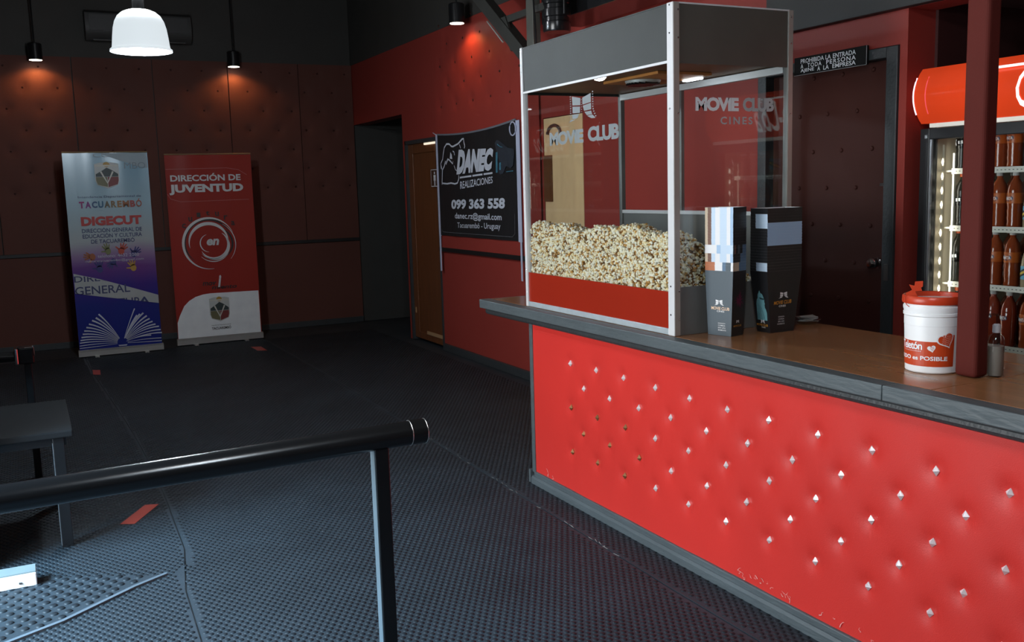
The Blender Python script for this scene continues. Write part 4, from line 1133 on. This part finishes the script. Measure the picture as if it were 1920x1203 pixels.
def crest(parent, fn_, cx, cy, wdt, hgt):
    def P(pts_): return [(cx+x*wdt/2, cy+y*hgt/2) for x, y in pts_]
    sh = [(-1, .9), (-.5, 1), (.5, 1), (1, .9), (1, -.4), (.85, -.75), (.4, -.88), (0, -1.02), (-.4, -.88), (-.85, -.75), (-1, -.4)]
    flat('crest_shield', [P(sh)], mat('crest_white', (.55, .58, .56), .5), parent, fn_, .002)
    flat('crest_mountain', [P([(-.92, .1), (-.3, .42), (0, .6), (.35, .45), (.92, .1), (.92, -.1), (-.92, -.1)])], mat('crest_dark', (.03, .05, .05), .5), parent, fn_, .003)
    flat('crest_field', [P([(-.92, -.12), (0, -.12), (0, -.9), (-.4, -.82), (-.82, -.7), (-.92, -.4)])], mat('crest_olive', (.16, .15, .07), .5), parent, fn_, .003)
    flat('crest_field', [P([(.04, -.12), (.92, -.12), (.92, -.4), (.82, -.7), (.4, -.82), (.04, -.92)])], mat('crest_maroon', (.20, .03, .03), .5), parent, fn_, .003)
    flat('crest_sun', [[(cx+.14*wdt*math.cos(a), cy+.42*hgt+.10*hgt*math.sin(a)) for a in [2*PI*k/14 for k in range(14)]]], mat('crest_gold', (.45, .27, .05), .5), parent, fn_, .003)
    flat('crest_band', [P([(-.95, .70), (.95, .70), (.95, .82), (-.95, .82)])]+[[(cx+a*wdt/2, cy+b*hgt/2) for a, b in q] for q in stroke([(-.5, .3), (0, -.6), (.5, .3)], .14)], mat('crest_pale', (.62, .62, .55), .5), parent, fn_, .004)
crest(A, fn, 0.0, 1.86, .232, .26)
text('lettering', 'Intendencia Departamental de', NAVP, A, fn, (-.292, .311, 1.628, 1.656), h=.002)
tcol = [('T', (.30, .02, .16)), ('A', (.22, .03, .22)), ('C', (.04, .10, .22)), ('U', (.03, .13, .24)), ('A', (.14, .10, .05)), ('R', (.22, .13, .05)), ('E', (.32, .16, .05)), ('M', (.30, .10, .03)), ('B', (.34, .05, .04)), ('Ó', (.36, .07, .03))]
x_ = -.288; wd = [.056, .060, .058, .056, .062, .058, .050, .070, .056, .062]
for (ch, c_), w_ in zip(tcol, wd):
    text('lettering', ch, mat('print_letter_%d' % int(c_[0]*1000+c_[1]*100), c_, .5), A, fn, (x_, x_+w_-.006, 1.532, 1.600+(.018 if ch == 'Ó' else 0)), bold=.02 if ch == 'Ó' else .045, h=.002); x_ += w_+.002
REDPR = mat('red_print', (.45, .025, .02), .5)
text('lettering', 'DIGECUT', REDPR, A, fn, (-.283, .298, 1.352, 1.446), bold=.055, h=.002)
text('lettering', 'DIRECCIÓN GENERAL DE', NAVP, A, fn, (-.282, .293, 1.282, 1.333), bold=.012, h=.002)
text('lettering', 'EDUCACIÓN Y CULTURA', NAVP, A, fn, (-.280, .290, 1.226, 1.277), bold=.012, h=.002)
text('lettering', 'DE TACUAREMBÓ', NAVP, A, fn, (-.205, .214, 1.170, 1.221), bold=.012, h=.002)
def hand(cx, cy, s, rot, flip=1):
    P = [[(cx+.5*s*math.cos(a)*.8, cy+.5*s*math.sin(a)) for a in [2*PI*k/14 for k in range(14)]]]
    for a, l in ((60, 1.05), (80, 1.2), (98, 1.22), (118, 1.1), (165, .95)):
        aa = math.radians(a)*flip+(PI if flip < 0 else 0)+rot
        P += stroke([(cx+.35*s*math.cos(aa), cy+.35*s*math.sin(aa)), (cx+l*s*math.cos(aa), cy+l*s*math.sin(aa))], s*.24, s*.15)
    return P
for cx, cy, s, r, c_ in ((-.052, 1.085, .07, .3, (.18, .19, .07)), (.075, 1.08, .075, -.5, (.45, .05, .02)), (.195, 1.045, .072, -.8, (.03, .03, .17)), (-.205, 1.035, .072, 1.4, (.33, .09, .02)), (-.01, .975, .068, 2.4, (.03, .025, .03)), (-.145, .905, .075, .1, (.03, .22, .55)), (.18, .900, .072, .25, (.50, .28, .04))):
    flat('hand_print', hand(cx, cy, s, r), mat('hand_print_%d' % int(c_[0]*1000), c_, .5), A, fn, .0015)
PALEP = mat('lilac_white_print', (.50, .48, .58), .5)
text('lettering', 'teléfono: 4632 2080', PALEP, A, fn, (-.155, .245, 1.022, 1.055), h=.003)
text('lettering', 'culturatacuarembo@gmail.com', PALEP, A, fn, (-.276, .288, .972, 1.004), h=.003)
flat('grey_sweep', [[(-.398, .873), (-.144, .799), (.13, .70), (.403, .598), (.403, .51), (-.13, .615), (-.396, .669)]], GREYB, A, fn, .0012)
swt = lambda u: .873-.30*(u+.398) if u < -.144 else .799-.366*(u+.144)
swb = lambda u: .669-.2*(u+.396)
text('lettering', 'DIRECCIÓN', NAVP, A, fn, (-.396, .24, .782, .862), bold=.01, h=.003, cut=(lambda u: 0, lambda u: swt(u)-.003))
text('lettering', 'GENERAL', NAVP, A, fn, (-.397, .130, .650, .735), bold=.01, h=.003, cut=(swb, lambda u: 9))
text('lettering', 'CULTURA', NAVP, A, fn, (-.215, .304, .500, .590), bold=.01, h=.003, cut=(swb, swt))
bkp = []
for ex, ey, c_, w_ in ((-.195, .44, .05, .022), (-.225, .405, .06, .026), (-.262, .38, .07, .024), (-.295, .345, .07, .022), (-.322, .312, .07, .022), (-.345, .278, .07, .020), (-.362, .245, .065, .020), (-.376, .212, .06, .022), (-.388, .182, .05, .018), (-.396, .155, .035, .016), (-.40, .125, .02, .012), (-.402, .100, -.004, .010),
                       (.157, .471, .02, .016), (.175, .40, .045, .02), (.205, .41, .05, .022), (.240, .418, .055, .024), (.272, .385, .06, .024), (.298, .352, .065, .022), (.325, .32, .065, .022), (.352, .288, .07, .022), (.385, .262, .07, .02), (.40, .225, .06, .018), (.41, .192, .05, .018), (.30, .175, .035, .018), (.40, .135, .02, .012), (.402, .105, -.004, .010)):
    sx, sy = .014, .118
    mx_, my_ = (sx+ex)/2, (sy+ey)/2+c_
    pts_ = [((1-t_)**2*sx+2*t_*(1-t_)*mx_+t_*t_*ex, (1-t_)**2*sy+2*t_*(1-t_)*my_+t_*t_*ey) for t_ in [k/8 for k in range(1, 9)]]
    bkp += stroke(pts_, .003, w_*.72)
bkp += [[(-.03, .10), (.06, .10), (.05, .088), (-.02, .088)]]
flat('open_book_drawing', bkp, mat('book_white_print', (.52, .56, .66), .5), A, fn, .002)

BB = mat('red_banner_print', (.34, .035, .026), .2, var=.08, scale=1.5)
B = rollup((1.85, 10.95, 0), 'red roll-up banner with white spiral and white foot', .455, 2.072, BB)
GW = mat('soft_white_print', (.66, .67, .66), .45, var=.08, scale=12)
text('lettering', 'DIRECCIÓN DE', GW, B, fn, (-.41, .33, 1.784, 1.868), bold=.03, h=.002)
text('lettering', 'JUVENTUD', GW, B, fn, (-.43, .352, 1.640, 1.752), bold=.05, h=.002)
PINKL = mat('pink_line_print', (.42, .10, .09), .5)
flat('frame_line', stroke([(-.452, 1.915), (.187, 1.921), (.31, 1.90), (.40, 1.842)], .006)+stroke([(-.45, 1.652), (-.42, 1.60), (-.32, 1.567), (.408, 1.573)], .006), PINKL, B, fn)
KD = mat('black_ink_print', (.02, .012, .012), .5)
def crescent(cx, cy, r, a0, a1, wmax, n=40, p=1.0):
    P = []; pts_ = arc(cx, cy, r, a0, a1, n)
    out = []
    for i in range(n):
        t0, t1 = i/n, (i+1)/n
        w0, w1 = wmax*math.sin(PI*t0)**p+.002, wmax*math.sin(PI*t1)**p+.002
        f = lambda k, w_: (cx+(r+w_)*math.cos(math.radians(a0+(a1-a0)*k/n)), cy+(r+w_)*math.sin(math.radians(a0+(a1-a0)*k/n)))
        out.append([f(i, 0), f(i+1, 0), f(i+1, w1), f(i, w0)])
    return out
flat('black_crescent', crescent(-.055, 1.11, .245, 20, 230, .028)+crescent(.01, 1.10, .175, -60, 70, .02), KD, B, fn, .0012)
flat('spiral', crescent(-.042, 1.10, .272, 25, 275, .026)+crescent(-.055, 1.10, .205, 0, 190, .034)+crescent(-.01, 1.10, .148, -150, 50, .036)+crescent(-.01, 1.105, .168, -140, -40, .006)+crescent(-.012, 1.10, .190, -135, -35, .007)+crescent(-.03, 1.09, .255, -40, 60, .006)+crescent(-.045, 1.11, .098, 110, 260, .010), GW, B, fn, .002)
text('lettering', 'en', GW, B, fn, (-.08, .052, 1.083, 1.155), bold=.04, shear=.2, h=.002)
text('lettering', 'i', GW, B, fn, (.008, .048, .62, .752), bold=.06, shear=.3, h=.003)
for k, ch in enumerate('cultura'):
    a = math.radians(142-k*17); cx, cy = -.042+.335*math.cos(a), 1.10+.335*math.sin(a)
    text('lettering', ch, KD, B, fn, (cx-.02, cx+.02, cy-.022, cy+.026), bold=.02, h=.002)
text('lettering', 'mov', KD, B, fn, (-.155, -.01, .645, .685), bold=.02, shear=.2, h=.002)
text('lettering', 'miento', KD, B, fn, (-.06, .21, .60, .642), bold=.02, shear=.2, h=.0015)
flat('white_foot', [[(-.452, .08), (-.447, .258), (-.42, .33), (-.366, .436), (-.31, .49), (-.241, .529), (-.16, .55), (-.08, .558), (.445, .552), (.445, .08)]], mat('foot_white_print', (.86, .91, .94), .3), B, fn, .001)
crest(B, fn, .008, .375, .215, .27)
text('lettering', 'TACUAREMBÓ', KD, B, fn, (-.09, .118, .150, .185), bold=.02, h=.003)
text('lettering', 'Intendencia Departamental de', KD, B, fn, (-.09, .118, .192, .206), h=.003)

# ==================================================================== LAMPS, AIR CONDITIONER
def pendant(loc, label, power):
    t_ = thing('pendant_lamp', loc, label, 'lamp')
    m = mat('glowing_acrylic_shade', (.3, .32, .33), .4, emit=.80, ecol=(.84, .93, .98, 1), var=.05)
    mi = mat('ribbed_inner_reflector', (.20, .26, .30), .25, .2, var=.6, scale=1.2, stretch=(30, 30, .5), emit=.16, ecol=(.55, .75, .9, 1))
    outer = [(.0, .256), (.03, .255), (.066, .249), (.100, .236), (.127, .213), (.145, .180), (.156, .140), (.163, .09), (.168, .042), (.171, .022), (.183, .012), (.183, .0), (.171, .002)]
    build('shade', MB().lathe(outer, 48, cap=False), m, t_, smooth=True, fix=False)
    inner = [(.171, .002), (.163, .03), (.156, .09), (.143, .145), (.125, .19), (.09, .22), (.0, .228)]
    mb = MB(); n = 48
    vs_ = [(r*math.cos(2*PI*k/n), r*math.sin(2*PI*k/n), z) for r, z in inner for k in range(n)]
    mb.add(vs_, [(i*n+k, (i+1)*n+k, (i+1)*n+(k+1) % n, i*n+(k+1) % n) for i in range(len(inner)-1) for k in range(n)])
    build('inner_reflector', mb, mi, t_, smooth=True, fix=False)
    build('socket', MB().lathe([(0, .33), (.03, .33), (.035, .32), (.035, .26), (.03, .252), (0, .252)][::-1], 16), mat('matt_black_socket', (.004, .004, .004), .9, spec=.1), t_, smooth=True)
    build('cord', MB().tube([(0, 0, .36), (0, 0, ZC-loc[2])], .005, 6), BLACKMET, t_)
    build('bulb', MB().lathe([(0, .10), (.035, .115), (.045, .15), (.03, .19), (.02, .25), (.0, .26)], 16), mat('bulb_glow', (1, 1, 1), .3, emit=12, ecol=(.82, .92, 1, 1)), t_, smooth=True)
    d = bpy.data.lights.new('pendant_light', 'POINT'); d.energy = power; d.color = (.78, .90, 1); d.shadow_soft_size = .06
    o = bpy.data.objects.new('pendant_light', d); C.objects.link(o); o.location = (0, 0, -.04); o.parent = t_
    # extra point light above the shade, added to lift the dark ceiling
    d = bpy.data.lights.new('pendant_fill_glow', 'POINT'); d.energy = 55; d.color = (.92, .95, 1); d.shadow_soft_size = .1
    o = bpy.data.objects.new('pendant_fill_glow', d); C.objects.link(o); o.location = (0, 0, .42); o.parent = t_
pendant((.744, 6.5, 2.516), 'glowing bell-shaped white pendant lamp hanging over the lobby', 78)
# unseen lamp added above the viewer to fill the near side
pendant((.744, 0.9, 2.516), 'added bell-shaped pendant lamp above the viewer, unseen fill light', 42)

def downlight(loc, label, aim):
    t_ = thing('spot_downlight', loc, label, 'lamp', group='black cylinder downlights')
    build('housing', MB().lathe([(.066, .0), (.070, .0), (.070, .16), (.06, .17), (0, .17)], 24), BLACKMET, t_, smooth=True)
    build('lens', MB().lathe([(0, -.003), (.062, -.003), (.062, .0), (0, .0)], 24), mat('warm_lens', (1, .95, .85), .3, emit=7, ecol=(1, .90, .74, 1)), t_)
    build('stem', MB().tube([(0, 0, .17), (0, 0, ZC-loc[2])], .008, 8), BLACKMET, t_)
    d = bpy.data.lights.new('downlight_beam', 'SPOT'); d.energy = 8; d.color = (1, .40, .10); d.spot_size = math.radians(150); d.spot_blend = .45; d.shadow_soft_size = .04
    o = bpy.data.objects.new('downlight_beam', d); C.objects.link(o); o.location = (0, 0, -.02); o.parent = t_
    o.rotation_euler = Vector(aim).to_track_quat('-Z', 'Y').to_euler()
downlight((.259, 11.46, 3.08), 'black cylinder downlight above the blue roll-up banner', (0, .0, -1))
downlight((2.29, 11.46, 3.07), 'black cylinder downlight above the red roll-up banner', (0, .0, -1))
downlight((3.56, 8.02, 3.065), 'black cylinder downlight above the black cloth banner', (0, 0, -1))

ac = thing('air_conditioner', (1.30, YB-.012, 3.30), 'grey wall air conditioner half hidden behind the pendant lamp', 'air conditioner')
ACM = mat('dim_grey_plastic', (.05, .05, .048), .5)
build('casing', MB().prism([(0, .02), (-.14, 0), (-.20, .06), (-.215, .16), (-.20, .28), (-.15, .31), (0, .31)], -.54, .54, 'X'), ACM, ac, smooth=True)
build('front_panel', MB().box(-.50, .50, -.222, -.205, .10, .26), mat('dark_grille', (.05, .05, .05), .5), ac)
build('air_flap', MB().box(-.47, .47, -.20, -.12, -.006, .006), ACM, ac)

# ==================================================================== RAILS, TABLE, FLOOR THINGS
hr = thing('handrail', (.862, 2.60, 0), 'shiny black tubular handrail in the foreground with square post', 'handrail')
oh = (.862, 2.60, 0)
ZRL = .916
build('rail_pipe', MB().tube([(-1.3, 2.55, ZRL-.018), (.955, 2.60, ZRL)], .0355, 28), BLACKMET, hr, oh, smooth=True)
cap = build('end_cap', MB().tube([(.955, 2.60, ZRL), (1.003, 2.601, ZRL+.0004)], .0365, 28), BLACKMET, hr, oh, smooth=True)
RIM = mat('worn_bright_rim', (.75, .75, .74), .25, .9)
for x in (.955, 1.002):
    rg = [(x, 2.60+.0368*math.cos(a), ZRL+.0368*math.sin(a)) for a in [2*PI*k/32 for k in range(33)]]
    build('cap_ring', MB().tube(rg, .0011, 6), RIM, cap, oh)
build('post', MB().box(.842, .884, 2.58, 2.622, 0, ZRL-.028), BLACKMET, hr, oh, bevel=.003)
build('post_lit_side', MB().box(.8395, .842, 2.583, 2.619, .003, ZRL-.033), mat('lit_post_metal', (.16, .22, .26), .3, .2), hr, oh)  # light falling on this side of the post, put into a paler plate
build('post', MB().box(-1.12, -1.08, 2.535, 2.577, 0, ZRL-.04), BLACKMET, hr, oh, bevel=.003)

r2 = thing('handrail', (-.08, 6.2, 0), 'far black handrail end with a bright chrome bracket at the left edge', 'handrail')
o2 = (-.08, 6.2, 0)
build('rail_pipe', MB().tube([(-1.8, 6.2, .735), (-.10, 6.2, .735)], .03, 20), BLACKMET, r2, o2, smooth=True)
build('chrome_bracket', MB().box(-.115, -.095, 6.15, 6.25, .690, .785), CHROME, r2, o2, bevel=.006)
build('bracket_plate', MB().box(-.095, -.012, 6.15, 6.25, .690, .785), BLACKMET, r2, o2, bevel=.008)
build('bracket_edge', MB().tube([(-.06, 6.148, .786), (-.014, 6.148, .786), (-.012, 6.148, .735)], .003, 6), CHROME, r2, o2)
build('post', MB().box(-.07, -.03, 6.18, 6.22, 0, .69), BLACKMET, r2, o2, bevel=.003)

tb_ = thing('low_table', (-.5, 5.2, 0), 'low black table with square metal legs at the left edge', 'table')
ot = (-.5, 5.2, 0)
DKTOP = mat('dark_blue_black_top', (.010, .012, .014), .75, spec=.2)
build('table_top', MB().box(-1.3, .119, 4.83, 5.62, .530, .562), DKTOP, tb_, ot, bevel=.006)
for y in (4.86, 5.56): build('apron', MB().box(-1.25, .09, y, y+.025, .49, .529), BLACKMET, tb_, ot)
for x, y in ((.03, 4.85), (.03, 5.55), (-1.24, 4.85), (-1.24, 5.55)):
    lg = build('leg', MB().box(x, x+.05, y, y+.05, 0, .529), BLACKMET, tb_, ot, bevel=.003)
    build('leg_edge', MB().box(x-.002, x, y+.004, y+.010, .01, .505), mat('pale_edge', (.30, .34, .38), .3, .5), lg, ot)

wb = thing('white_batten', (-.35, 4.46, 0), 'white painted wooden batten lying on the rubber floor', 'batten')
build('batten', MB().box(-1.2, -.082, 4.405, 4.50, .005, .062), mat('white_paint_wood', (.80, .81, .82), .45, var=.06, scale=12, stretch=(.4, 4, 4)), wb, (-.35, 4.46, 0), bevel=.004)
build('batten_cap', MB().box(-1.2, -.084, 4.412, 4.505, .0622, .068), mat('grey_green_paint', (.18, .21, .21), .5, var=.2), wb, (-.35, 4.46, 0))
build('knot', MB().tube([(-.15, 4.404, .028), (-.14, 4.4035, .027)], .004, 6), BLACKP, wb, (-.35, 4.46, 0))
TAPE = mat('red_floor_tape', (.42, .045, .025), .5, var=.15, scale=20)
def tape(P, label):
    o = build('floor_tape', MB().prism(P, .0029, .0036, 'Z'), TAPE); tag(o, label, 'tape', 'red tape marks on the floor')
tape([(.30, 5.055), (.365, 5.02), (.513, 5.285), (.445, 5.31)], 'red floor tape mark nearest the handrail')
tape([(.465, 9.93), (.53, 9.88), (.515, 9.60), (.455, 9.66)], 'red floor tape mark before the blue roll-up banner')
tape([(2.06, 10.40), (2.16, 10.35), (2.16, 10.05), (2.07, 10.10)], 'red floor tape mark before the red roll-up banner')

# ==================================================================== OVERHEAD METAL FRAME AND SPOTLIGHT
hf = thing('ceiling_truss', (3.3, 6.3, 2.4), 'dark metal frame with diagonal brace hanging above the popcorn cabinet', 'metal frame')
oh = (3.3, 6.3, 2.4)
GM = mat('dusty_dark_metal', (.055, .055, .05), .45, .3, var=.3)
build('diagonal_brace', MB().bar((3.3, 7.35, 3.36), (3.3, 6.05, 2.42), .08, .10), GM, hf, oh, bevel=.004)
build('brace_edge_strip', MB().bar((3.25, 6.76, 2.865), (3.25, 6.50, 2.675), .008, .010), mat('bright_strip', (.6, .6, .58), .35, .6), hf, oh)
build('hanging_pole', MB().box(3.27, 3.33, 6.07, 6.17, 2.42, ZC), mat('weathered_grey_metal', (.11, .11, .095), .5, .3, var=.3), hf, oh, bevel=.003)
build('cross_bar', MB().bar((3.3, 6.62, 2.84), (3.3, 5.75, 2.835), .04, .05), GM, hf, oh, bevel=.003)
build('gusset', MB().prism([(6.62, 2.86), (6.50, 2.86), (6.36, 2.62), (6.42, 2.60)], 3.27, 3.29, 'X'), GM, hf, oh)
build('cable', MB().tube([(3.25, 6.02, ZC), (3.25, 6.03, 3.0), (3.25, 6.0, 2.7), (3.25, 5.98, 2.5)], .006, 6), BLACKMET, hf, oh)
sp = thing('hanging_spotlight', (3.17, 5.56, 2.60), 'black ribbed spotlight hanging behind the popcorn cabinet top', 'spotlight')
prof = [(.0, 0), (.085, 0), (.09, .01), (.09, .06), (.082, .065), (.082, .09), (.09, .095), (.09, .14), (.080, .145), (.080, .17), (.088, .175), (.088, .26), (.06, .30), (0, .30)]
build('housing', MB().lathe(prof, 28), BLACKMET, sp, smooth=True)
build('yoke', MB().tube([(0, -.10, .1), (0, -.10, .36), (0, 0, .40), (0, .10, .36), (0, .10, .1)], .008, 8), BLACKMET, sp)
build('hanging_rod', MB().tube([(0, 0, .40), (0, 0, ZC-2.60)], .012, 8), BLACKMET, sp)

dc = thing('dark_block', (3.42, 5.1, 2.70), 'black rectangular duct put in to darken the wall above the popcorn cabinet', 'block')  # added dark shape standing in for the unlit area above the cabinet
build('block_body', MB().box(3.30, 3.62, 4.05, 6.0, 2.72, 3.10), BLACKMET, dc, (3.42, 5.1, 2.70), bevel=.006)
for y in (4.4, 5.7): build('hanger_strap', MB().box(3.45, 3.47, y, y+.03, 3.10, ZC), BLACKMET, dc, (3.42, 5.1, 2.70))
